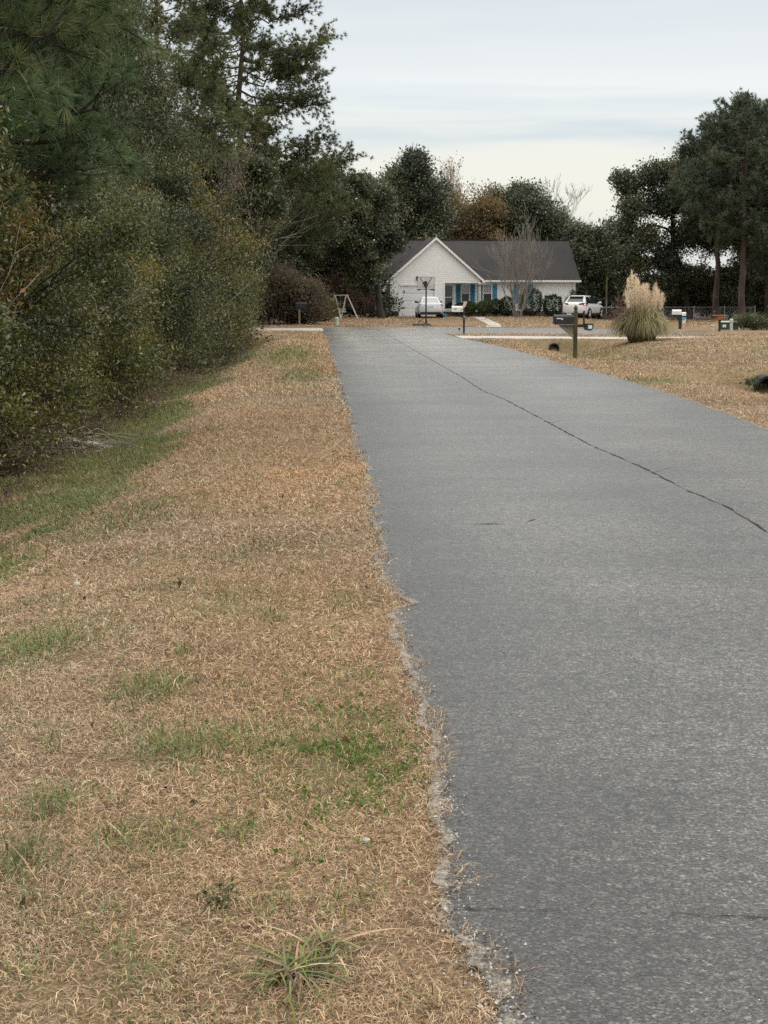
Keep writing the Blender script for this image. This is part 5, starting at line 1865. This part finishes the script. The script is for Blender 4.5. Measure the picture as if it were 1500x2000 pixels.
# dry brush, bare twigs and fallen branches at the foot of the thicket
db = []
rg = np.random.default_rng(101)
rowd = [(-3.45, 11.6, .42), (-3.4, 14.2, .45), (-3.4, 17.6, .38), (-3.4, 21.0, .45), (-3.35, 25.0, .36), (-3.35, 29.5, .42), (-3.3, 34.0, .36), (-3.3, 39.0, .4), (-3.2, 44.5, .4), (-3.1, 50, .4), (-3.0, 55.5, .42), (-2.8, 60, .4)]
for i, (x, y, hh) in enumerate(rowd):
    lab = 'clump of dry reddish brown brush at the thicket foot, %s along the verge' % ('nearest' if i == 0 else 'farthest' if i == len(rowd) - 1 else ORD[i])
    if i < 3:
        st = [((rg.normal(0, .26), rg.normal(0, .6), -.03), (rg.normal(.1, .4), rg.normal(0, .5), .8), hh * rg.uniform(.45, 1.0), .006) for _ in range(34)]
        o = bare_tree('dry_brush', lab, 'dry brush', base_at(x, y), rg, st, 'twig_brown', 3, 'leaf_dead', .4, .04, .10, 'dry brush at the thicket foot', .003, 3, .6, .0, 'leaves', .5)
        db.append(o)
    else:
        copy_thing(db[i % 3], base_at(x, y), rg.uniform(0, 6.28), (1, 1.25, hh / .55), lab)
for k, (x, y, hh, lab) in enumerate([(-3.4, 19.5, 2.6, 'spray of bare pale twigs poking out of the shrubs by the near pine'), (-3.5, 14.4, 3.4, 'thin bare twigs with a few orange leaves at the upper left corner'),
                                     (-3.6, 26.0, 4.2, 'bare sapling with a few red leaves right of the near pine'), (-3.7, 36.5, 4.6, 'bare grey sapling in the middle of the thicket front')]):
    rg = np.random.default_rng(110 + k)
    st = [((rg.normal(0, .2), rg.normal(0, .3), .1), (rg.normal(-.05, .18), rg.normal(0, .22), 1), hh * .46, .008) for _ in range(2)]
    bare_tree('sapling', lab, 'sapling', base_at(x, y), rg, st, 'bark_pale', 3, 'leaf_red', (0, .6, 1.1, .1)[k], .055, .06, None, .002, 3, .45, .2, 'leaves', .5)

q = hit(125, 882)
rg = np.random.default_rng(120)
pile = thing('brush_pile', 'heap of cut bare branches lying at the foot of the thicket', 'brush pile', q, 0)
polys = []
for i in range(60):
    a = np.array([rg.normal(-.25, .35), rg.normal(0, .35), rg.uniform(.02, .22)])
    an = rg.normal(-.15, .55)
    L = rg.uniform(.35, 1.0)
    b = a + np.array([math.cos(an) * L, math.sin(an) * L, rg.normal(-.05, .07)])
    b[2] = max(b[2], .01)
    polys.append(limb(a, b, rg, rg.uniform(.004, .010), .003, 5, .06))
V, F = tube_geo(polys, 5)
np_mesh('branches', V, F, MATS['bark_pale'], pile, smooth=True)
polys = []
for i in range(12):
    a = np.array([rg.uniform(-.1, .05), rg.normal(.1, .05), .10 + rg.uniform(0, .08)])
    b = a + np.array([rg.uniform(.5, .75), rg.normal(-.03, .05), rg.normal(-.08, .02)])
    polys.append(limb(a, b, rg, .010, .007, 5, .03))
V, F = tube_geo(polys, 6)
np_mesh('cut_sticks', V, F, MATS['sun_bleached'], pile, smooth=True)

# --- planting in front of the house
def clipped(label, px, Y, yt, yb, wpx, leafm, seed, square=.0, n=5200, lsize=.075, dy=0):
    rg = np.random.default_rng(seed)
    x = at(px, 585, Y)[0]
    b = base_at(x, Y)
    t = thing('clipped_shrub', label, 'shrub', b, 0)
    rx = wpx / 2 / FPX * Y
    zt, zb = at(px, yt, Y)[2] - b[2], max(.05, at(px, yb, Y)[2] - b[2])
    d = unit(rg.normal(0, 1, (n, 3)))
    if square:
        d = d / (np.abs(d) ** 4).sum(1, keepdims=True) ** .25 * square + d * (1 - square)
    cz, rz_ = (zt + zb) / 2, (zt - zb) / 2
    bump_ = 1 + .10 * np.sin(d[:, :1] * 7 + seed) * np.cos(d[:, 2:] * 6 + seed) + .05 * rg.normal(0, 1, (n, 1))
    C = d * bump_ * np.array([rx, rx, rz_]) * (.86 + .16 * rg.random((n, 1))) + np.array([0, 0, cz])
    C = C[C[:, 2] > .02]
    V, F = leaf_geo(C, rg, lsize, .55, .2, d[:len(C)] * .2)
    T = .5 + .16 * rg.normal(0, 1, len(C)) + .10 * np.sin(C[:, 0] * 5 + seed)
    np_mesh('crown', V, F, MATS[leafm], t, {'tint': np.repeat(T.clip(0, 1), 4)})
    polys = [limb((rg.normal(0, .05), rg.normal(0, .05), -.1), (rg.normal(0, rx * .5), rg.normal(0, rx * .5), cz + rz_ * .4), rg, .025, .01, 5, .05) for _ in range(7)]
    V, F = tube_geo(polys, 5)
    np_mesh('stems', V, F, MATS['bark_dark'], t, smooth=True)
    return t


clipped('small dark clipped shrub beside the porch steps', 899, 110.6, 591, 612, 22, 'leaf_box', 1, n=2600)
clipped('round clipped green shrub under the porch window', 917, 110.2, 589, 611, 26, 'leaf_box_lit', 2, n=3600)
clipped('round clipped green shrub right of the porch post', 946, 110.2, 588, 612, 32, 'leaf_box_lit', 3, n=4200)
clipped('low dark shrub under the second blue shuttered window', 968, 111.0, 585, 613, 32, 'leaf_box', 4, n=4000)
clipped('dark clipped shrub left of the bare crape myrtle', 990, 110.6, 580, 615, 28, 'leaf_box', 5, .4, 4200)
clipped('large dark rounded shrub behind the bare crape myrtle', 1036, 110.8, 563, 616, 46, 'leaf_box', 6, .2, 7000)
clipped('square clipped dark shrub before the right house wall', 1080, 110.4, 577, 616, 36, 'leaf_box', 7, .75, 6000)
rg = np.random.default_rng(131)
b = base_at(at(1117, 585, 110.6)[0], 110.6)
make_tree('loose_shrub', 'loose dark shrub at the right corner of the house behind the suv', 'shrub', b, (0, 0, 1.4), .04,
          [(0, 0, .7, .45, .4, .5), (-.25, 0, 1.1, .3, .3, .4), (.25, 0, 1.25, .28, .3, .4), (.05, 0, 1.6, .2, .2, .35), (-.35, 0, .5, .3, .3, .4), (.4, 0, .6, .3, .3, .4)], None, rg, 'leaf_box', 'bark_dark', 26, 26, .10, .09, .3)
b = base_at(at(1472, 585, 76)[0], 76)
make_tree('loose_shrub', 'broad grey-green shrub right of the utility cabinet', 'shrub', b, (0, 0, .6), .04,
          [(rg.uniform(-.7, .8), rg.uniform(-.5, .5), rg.uniform(.22, .62), .34, .34, .26) for _ in range(14)], None, rg, 'leaf_privet', 'bark_grey', 26, 20, .10, .075, .4)

rg = np.random.default_rng(141)
st = []
for i in range(13):
    a = rg.uniform(0, 2 * math.pi)
    st.append(((.22 * math.cos(a) * rg.random(), .22 * math.sin(a) * rg.random(), -.1), (.34 * math.cos(a) + .03, .30 * math.sin(a), 1), rg.uniform(2.2, 2.9), .045))
bare_tree('crape_myrtle', 'bare many stemmed crape myrtle in front of the house', 'tree', base_at(at(1012, 585, 106.5)[0], 106.5), rg, st, 'bark_mid', 4, rmin=.008, spread=.26, upb=.34, kids=3, lf='branches', shrink=.66)
rg = np.random.default_rng(142)
st = [((rg.normal(0, .2), rg.normal(0, .2), 0), (rg.normal(0, .5), rg.normal(0, .5), 1), rg.uniform(.5, .9), .014) for _ in range(22)]
bare_tree('bare_bush', 'drooping bare pinkish bush left of the pampas grass', 'bush', base_at(at(1221, 585, 90)[0], 90), rg, st, 'twig_red', 3, rmin=.007, spread=.6, upb=-.12, kids=3, lf='branches', shrink=.7)

# pampas grass
rg = np.random.default_rng(151)
q = hit(1250, 667)
pam = thing('pampas_grass', 'big clump of pampas grass with cream plumes on the right lawn', 'pampas grass', q, 0)
n = 3600
a = rg.uniform(0, 2 * math.pi, n)
r0 = .47 * np.sqrt(rg.random(n))
ln = rg.uniform(.8, 1.75, n)
out = rg.uniform(.05, 1.12, n) ** .65
dx, dy = np.cos(a), np.sin(a)
ts = np.array([0, .3, .6, .85, 1.0])
hz = np.array([0, .42, .78, .90, .80])
pts = np.zeros((n, 5, 3))
for k in range(5):
    ro = r0 + out * ln * .56 * ts[k] ** 1.35
    hh = ln * (hz[k] * (1 - .30 * out) - (.42 * out * ts[k] ** 3))
    pts[:, k] = np.stack([dx * ro * 1.0 + .05, dy * ro, np.maximum(hh, -.05)], 1)
side = np.stack([-dy, dx, np.zeros(n)], 1) + rg.normal(0, .4, (n, 3))
side = unit(side)
wd = np.array([.012, .013, .010, .006, .001])
Vv = np.concatenate([pts - side[:, None] * wd[None, :, None], pts + side[:, None] * wd[None, :, None]], 1).reshape(-1, 3)
i0 = np.arange(n)[:, None] * 10
k = np.arange(4)[None]
Ff = np.stack([i0 + k, i0 + k + 1, i0 + k + 6, i0 + k + 5], -1).reshape(-1, 4)
T = (.42 + .22 * rg.normal(0, 1, n) + .18 * (dx > .2) - .2 * (dx < -.2)).clip(0, 1)  # right side paler, left darker: sunlight from the right painted into the tint
np_mesh('blades', Vv, Ff, MATS['pampas_blade'], pam, {'tint': np.repeat(T, 10)})
pl_px = [(1226, 545, 62), (1231, 540, 60), (1237, 533, 66), (1243, 545, 58), (1247, 543, 56), (1249, 548, 44), (1253, 560, 44), (1257, 557, 48), (1262, 562, 46), (1266, 556, 50), (1270, 556, 48), (1274, 566, 44), (1279, 562, 46), (1282, 558, 48), (1286, 566, 44), (1289, 570, 40), (1222, 570, 34), (1276, 578, 40)]
for j, (px, py, ll) in enumerate(pl_px):
    Yp = q[1] + rg.uniform(-.35, .35)
    tp = at(px, py, Yp) - q
    L = ll / FPX * Yp * rg.uniform(.8, 1.15)
    tp = tp + rg.normal(0, .05, 3)
    bs = np.array([tp[0] * rg.uniform(.7, .95), tp[1] * .85, tp[2] - L])
    m = 340
    f = rg.random(m)
    ax = bs + (tp - bs) * f[:, None]
    wv = .062 * np.sin(np.clip(f, .02, 1) * math.pi * .92 + .12) + .006
    d = unit(np.stack([rg.normal(0, .45, m), rg.normal(0, .45, m), np.full(m, 1.0)], 1))
    C = ax + np.stack([rg.normal(0, 1, m) * wv, rg.normal(0, 1, m) * wv, np.zeros(m)], 1)
    s = unit(np.cross(d, rg.normal(0, 1, (m, 3)))) * .006
    Lf = rg.uniform(.06, .17, m)[:, None]
    V = np.stack([C - s, C + s, C + d * Lf], 1).reshape(-1, 3)
    F = np.arange(m * 3).reshape(m, 3)
    stem = tube_geo([limb((tp[0] * .4, tp[1] * .4, .1), bs + (tp - bs) * .9, rg, .008, .004, 6, .01)], 4)
    pin = 0 if j < 6 else -.18
    np_mesh('plume', np.concatenate([V, stem[0]]), [F, stem[1] + len(V)], MATS['pampas_plume'], pam,
            {'tint': np.concatenate([np.repeat((.6 + pin + .2 * rg.normal(0, 1, m)).clip(0, 1), 3), np.full(len(stem[0]), .3)])})


# ------------------------------------------------------------------ turf, litter, grit
def pal(rg, n, g, x=0.0, y=0.0):
    """Blade colours: tan, straw and brown, swapped for greens where the turf is green."""
    tan = np.array([[.475, .35, .215], [.58, .455, .305], [.315, .215, .135], [.70, .60, .44], [.47, .315, .20], [.135, .09, .062], [.59, .485, .35]])
    pr = np.array([.24, .20, .17, .08, .15, .13, .05])
    c = tan[rg.choice(len(tan), n, p=pr / pr.sum())]
    gr = np.array([[.15, .20, .055], [.22, .265, .07], [.15, .21, .10], [.25, .27, .12], [.10, .15, .055]])
    cg = gr[rg.integers(0, len(gr), n)]
    sel = rg.random(n) < g * .82
    x, y = np.zeros(n) + x, np.zeros(n) + y
    tone = (.74 + .46 * fbm(x * .8 + 60, y * .45 + 20, 4))[:, None] * (1 + np.array([[.05, -.03, -.12]]) * (fbm(x * .5, y * .3 + 70, 3)[:, None] - .35) * 3)
    c = np.where(sel[:, None], cg, c)
    c = c * (rg.uniform(.6, 1.2, (n, 1)) * tone)[:, :3]
    return np.concatenate([c, np.ones((n, 1))], 1).clip(0, 1), sel


def blades(rg, x, y, L, W, flat, segs, g=None):
    n = len(x)
    g = green(x, y) if g is None else g
    col, sel = pal(rg, n, g, x, y)
    z = H(x, y)
    a = rg.uniform(0, 2 * math.pi, n)
    d = np.stack([np.cos(a), np.sin(a), np.zeros(n)], 1)
    s = np.stack([-np.sin(a), np.cos(a), rg.normal(0, .35, n)], 1)
    el = np.where(sel, rg.uniform(.35, 1.3, n), np.abs(rg.normal(flat, .38, n)).clip(.05, 1.35))
    L = L * rg.uniform(.5, 1.5, n) * np.where(sel, 1.05, 1)
    curl = rg.normal(0, .5, n)
    P0 = np.stack([x, y, z - .004 + rg.uniform(0, .012, n)], 1)
    pts = [P0]
    k = 2 if segs == 1 else 3
    ang, az = el, a.copy()
    for i in range(1, k):
        dd = np.stack([np.cos(az) * np.cos(ang), np.sin(az) * np.cos(ang), np.sin(ang)], 1)
        pts.append(pts[-1] + dd * (L / (k - 1))[:, None])
        az = az + curl
        ang = ang - rg.uniform(.1, .9, n)
    w = (W * rg.uniform(.7, 1.3, n))[:, None] / 2
    if segs == 1:
        V = np.stack([pts[0] - s * w, pts[0] + s * w, pts[1]], 1)
        V[:, 2, 2] = np.maximum(V[:, 2, 2], z + .003)
        F = np.arange(n * 3).reshape(n, 3)
        return V.reshape(-1, 3), F, np.repeat(col, 3, 0)
    for p in pts[1:]:
        p[:, 2] = np.maximum(p[:, 2], z + .003)
    V = np.stack([pts[0] - s * w * .8, pts[0] + s * w * .8, pts[1] + s * w, pts[1] - s * w, pts[2]], 1)
    i = np.arange(n)[:, None] * 5
    F4 = i + np.array([[0, 1, 2, 3]])
    F3 = i + np.array([[3, 2, 4]])
    return V.reshape(-1, 3), (F4, F3), np.repeat(col, 5, 0)


def scatter(rg, dens, x0, x1, y0, y1, keep):
    n = int(dens * (x1 - x0) * (y1 - y0))
    x, y = rg.uniform(x0, x1, n), rg.uniform(y0, y1, n)
    m = keep(x, y)
    return x[m], y[m]


def thin(rg, x, y):
    """Patchy: bald and thick places."""
    q = fbm(x * 3.1 + 7, y * 3.1 + 2, 4)
    return rg.random(len(x)) < sstep(.24, .54, q) * .75 + .30


rg = np.random.default_rng(201)
edgeL = lambda y: road_left(y) + (fbm(y * 5 + 3, y * 0 + 2, 4) - .5) * .22
VV, FF4, FF3, CC, off = [], [], [], [], 0


def push(V, F, c):
    global off
    if isinstance(F, tuple):
        FF4.append(F[0] + off)
        FF3.append(F[1] + off)
    else:
        FF3.append(F + off)
    VV.append(V)
    CC.append(c)
    off += len(V)


zones = [(30000, -1.5, .75, 2.5, 4.4, .029, .0018, 2), (21000, -1.8, .75, 4.4, 6.2, .031, .0022, 2), (13000, -2.3, .75, 6.2, 9, .033, .0029, 2), (6200, -3.0, .75, 9, 14, .042, .0042, 2),
         (2700, -3.3, .7, 14, 24, .046, .0068, 1), (900, -3.4, .7, 24, 40, .06, .013, 1), (430, -3.4, .7, 40, 74, .075, .022, 1)]
for dens, x0, x1, y0, y1, L, W, sg_ in zones:
    x, y = scatter(rg, dens, x0, x1, y0, y1, lambda x, y: (x < edgeL(y)) & (x > -.235 * y - .35) & thin(rg, x, y))
    V, F, c = blades(rg, x, y, L, W, .28, sg_)
    push(V, F, c)
# long straw at the road edge, leaning over the asphalt
x = []
for y0, y1, dens, L, W in ((2.5, 8, 1500, .05, .0019), (8, 20, 700, .06, .004), (20, 60, 150, .09, .012)):
    n = int((y1 - y0) * dens)
    y = rg.uniform(y0, y1, n)
    x = edgeL(y) - np.abs(rg.normal(0, .06, n)) + .025
    V, F, c = blades(rg, x, y, L, W, .2, 2, np.zeros(n))
    c[:, :3] *= .95
    push(V, F, c)
# right lawn
rzones = [(520, 5.0, 12.5, 15, 28, .055, .012, 1), (300, 5.0, 17, 28, 42, .06, .017, 1), (170, 5.3, 22, 42, 58, .07, .024, 1), (90, 5.6, 26, 58, 68, .08, .03, 1), (45, -4, 32, 84, 112, .09, .04, 1)]
for dens, x0, x1, y0, y1, L, W, sg_ in rzones:
    def kp(x, y):
        k = (x > road_right(np.minimum(y, 66)) + (fbm(y * 3, y * 0 + 5, 3) - .5) * .2 + .02) | (y > 86)
        k &= ~((y > 58.6 - .32 * (x - 9) * .5) & (y < 63.4 - .28 * (x - 5.7)) & (x < 40) & (y < 66))
        return k & thin(rg, x, y)
    x, y = scatter(rg, dens, x0, x1, y0, y1, kp)
    V, F, c = blades(rg, x, y, L, W, .4, sg_)
    push(V, F, c)
# knots of coarser green grass
TUF = [(345, 1470, 60, .10), (440, 1455, 40, .09), (110, 1585, 40, .11), (55, 1260, 60, .13), (120, 1250, 50, .12), (285, 1350, 45, .09), (235, 1640, 24, .06), (330, 1642, 40, .06), (30, 1690, 40, .1), (465, 1625, 22, .06)]
tufts = [(*plane(px, py), int(n * 2.2), L) for px, py, n, L in TUF]
for i in range(110):
    ty = 3 + 15 * rg.random() ** 1.3
    tufts.append((rg.uniform(max(-2.3, -.21 * ty), .25), ty, int(rg.uniform(12, 60)), rg.uniform(.035, .065)))
for cx, cy_, n, L in tufts:
    x, y = cx + rg.normal(0, .01 + n * .0005, n), cy_ + rg.normal(0, .02 + n * .0009, n)
    V, F, c = blades(rg, x, y, L, .0032, .7, 2, np.full(n, .95))
    push(V, F, c)
gr_ = np_mesh('grass', np.concatenate(VV), [np.concatenate(FF4), np.concatenate(FF3)], MATS['grass_blades'], attrs={'col': np.concatenate(CC)})
tag(gr_, 'dormant tan grass with green tufts on both verges', 'grass', kind='stuff')

# sprawling grass clumps that stand out near the camera
for k, (px, py, lab) in enumerate([(575, 1905, 'sprawling long bladed grass clump nearest the camera'), (640, 1850, 'smaller sprawling green grass clump just beyond the nearest one')]):
    cx, cy_ = plane(px, py)
    t = thing('grass_clump', lab, 'grass clump', base_at(cx, cy_), 0)
    n = 85 if k == 0 else 40
    a = rg.uniform(0, 2 * math.pi, n)
    L = rg.uniform(.07, .19, n)
    el = rg.uniform(.15, .75, n)
    ts = np.linspace(0, 1, 5)
    pts = np.stack([np.stack([np.cos(a) * L * t_, np.sin(a) * L * t_, L * (np.sin(el) * t_ - .75 * np.sin(el) * t_ ** 2.2) + .006], 1) for t_ in ts], 1)
    pts[:, :, :2] += rg.normal(0, .02, (n, 1, 2))
    sd = np.stack([-np.sin(a), np.cos(a), np.zeros(n)], 1)
    wd = np.array([.0028, .003, .0026, .0018, .0003])
    Vv = np.concatenate([pts - sd[:, None] * wd[None, :, None], pts + sd[:, None] * wd[None, :, None]], 1).reshape(-1, 3)
    i0 = np.arange(n)[:, None] * 10
    kk = np.arange(4)[None]
    Ff = np.stack([i0 + kk, i0 + kk + 1, i0 + kk + 6, i0 + kk + 5], -1).reshape(-1, 4)
    cc, _ = pal(rg, n, np.full(n, .75))
    np_mesh('blades', Vv, Ff, MATS['grass_blades'], t, {'col': np.repeat(cc, 10, 0)})
for k, (px, py) in enumerate([(432, 1765), ]):
    cx, cy_ = plane(px, py)
    t = thing('weed', 'small blue-green leafy weed in the dry turf near the bottom', 'weed', base_at(cx, cy_), 0)
    C = np.stack([rg.normal(0, .026, 130), rg.normal(0, .05, 130), rg.uniform(.006, .028, 130)], 1)
    V, F = leaf_geo(C, rg, .012, .6, .2)
    np_mesh('leaves', V, F, MATS['leaf_box'], t, {'tint': np.repeat(rg.uniform(.5, 1, 130), 4)})
# mossy ground weeds
n = 3600
cx, cy_ = plane(655, 1480)
x, y = cx + rg.normal(0, .17, n), cy_ + rg.normal(0, .40, n)
kq = (fbm(x * 9, y * 9, 3) > .50) & (x < .36)
x, y = x[kq], y[kq]
V, F = leaf_geo(np.stack([x, y, H(x, y) + rg.uniform(.002, .02, len(x))], 1), rg, .014, .7, .6)
tag(np_mesh('weeds', V, F, MATS['leaf_weed'], None, {'tint': np.repeat(rg.random(len(x)), 4)}), 'patch of bright low weeds beside the road edge', 'weeds', kind='stuff')
q = hit(1468, 752)
t = thing('weed', 'dark green leafy weed beside the culvert pipe at the right edge', 'weed', q, 0)
C = np.stack([rg.normal(0, .09, 260), rg.normal(0, .14, 260), np.abs(rg.normal(.06, .05, 260))], 1)
V, F = leaf_geo(C, rg, .05, .4, .3)
np_mesh('leaves', V, F, MATS['leaf_box'], t, {'tint': np.repeat(rg.uniform(.2, .9, 260), 4)})

# fallen leaves
xs, ys, zs = [], [], []
for dens, x0, x1, y0, y1 in ((9, -1.6, .3, 2.6, 9), (5, -2.6, .3, 9, 20), (130, -3.9, -2.75, 10, 30), (55, -3.9, -2.7, 30, 62)):
    x, y = scatter(rg, dens, x0, x1, y0, y1, lambda x, y: x > -99)
    xs.append(x)
    ys.append(y)
x, y = np.concatenate(xs), np.concatenate(ys)
V, F = leaf_geo(np.stack([x, y, H(x, y) + .012], 1), rg, .028, .45, -.1, fold=.35)
V[:, 2] = np.maximum(V[:, 2], H(V[:, 0], V[:, 1]) + .006)
tag(np_mesh('fallen_leaves', V, F, MATS['leaf_dead'], None, {'tint': np.repeat(rg.random(len(x)), 4)}), 'dry brown leaves scattered on the verge and under the thicket', 'leaves', kind='stuff')

# pale sandy edge and loose grit along the asphalt
ys = np.concatenate([np.arange(2.2, 9, .02), np.arange(9, 24, .05), np.arange(24, 66, .2)])
for nm, fn, sgn in (('sandy_verge', lambda y: road_left(y) + jit(y, 3.3), 1), ('sandy_verge', lambda y: road_right(y) + jit(y, 9.1), -1)):
    e = fn(ys)
    wdt = .008 + .055 * sstep(.5, .78, fbm(ys * 2.2 + 4 * sgn, ys * 0 + 1, 4)) * (.5 + fbm(ys * 14, ys * 0 + 5, 3))
    ia, ib = e - sgn * .035, e + sgn * wdt
    cols = [ia, ia * .6 + ib * .4, ib * .5 + (e + sgn * .0) * .5, ib, ib + sgn * .05]
    fades = [0, .9, 1, .65, 0]
    n = len(ys)
    V = np.concatenate([np.c_[c_, ys, np.full(n, ROADZ + .004)] for c_ in cols])
    F = np.concatenate([np.array([(i, i + 1, n + i + 1, n + i) for i in range(n - 1)]) + j * n for j in range(4)])
    tag(np_mesh(nm, V, F, MATS['sand_dust'], attrs={'fade': np.repeat(np.array(fades, float), n)}), 'pale sandy dust where the asphalt frays into turf', kind='structure')
n = 9000
y = 2.4 + 58 * rg.random(n) ** 2.2
sidel = rg.random(n) < .72
ex = np.where(sidel, road_left(y), road_right(np.minimum(y, 66)))
x = ex + np.where(sidel, 1, -1) * rg.normal(-.01, .035, n)
stray = rg.random(n) < .06
x = np.where(stray, road_left(y) + rg.uniform(0, 5, n), x)
C = np.stack([x, y, np.maximum(H(x, y), ROADZ) + .003], 1)
V, F = leaf_geo(C, rg, .0075, .9, 0, fold=.5)
V[:, 2] = np.maximum(V[:, 2], C[:, 2].repeat(4) - .002)
tag(np_mesh('gravel', V, F, MATS['chip_pale']), 'pale grit and crumbs along the asphalt edges', 'gravel', kind='stuff')
for k, (px, py, r) in enumerate([(715, 1647, .013), (150, 1145, .02)]):
    q = hit(px, py)
    b_ = MB().lathe([(r * .5, 0), (r, r * .4), (r * .9, r * .9), (r * .4, r * 1.2)], 7).build('stone', MATS['chip_pale'])
    b_.location = q
    tag(b_, ['small pale stone in the dry turf near the road edge', 'pale stone lying alone in the middle of the verge'][k], 'stone')
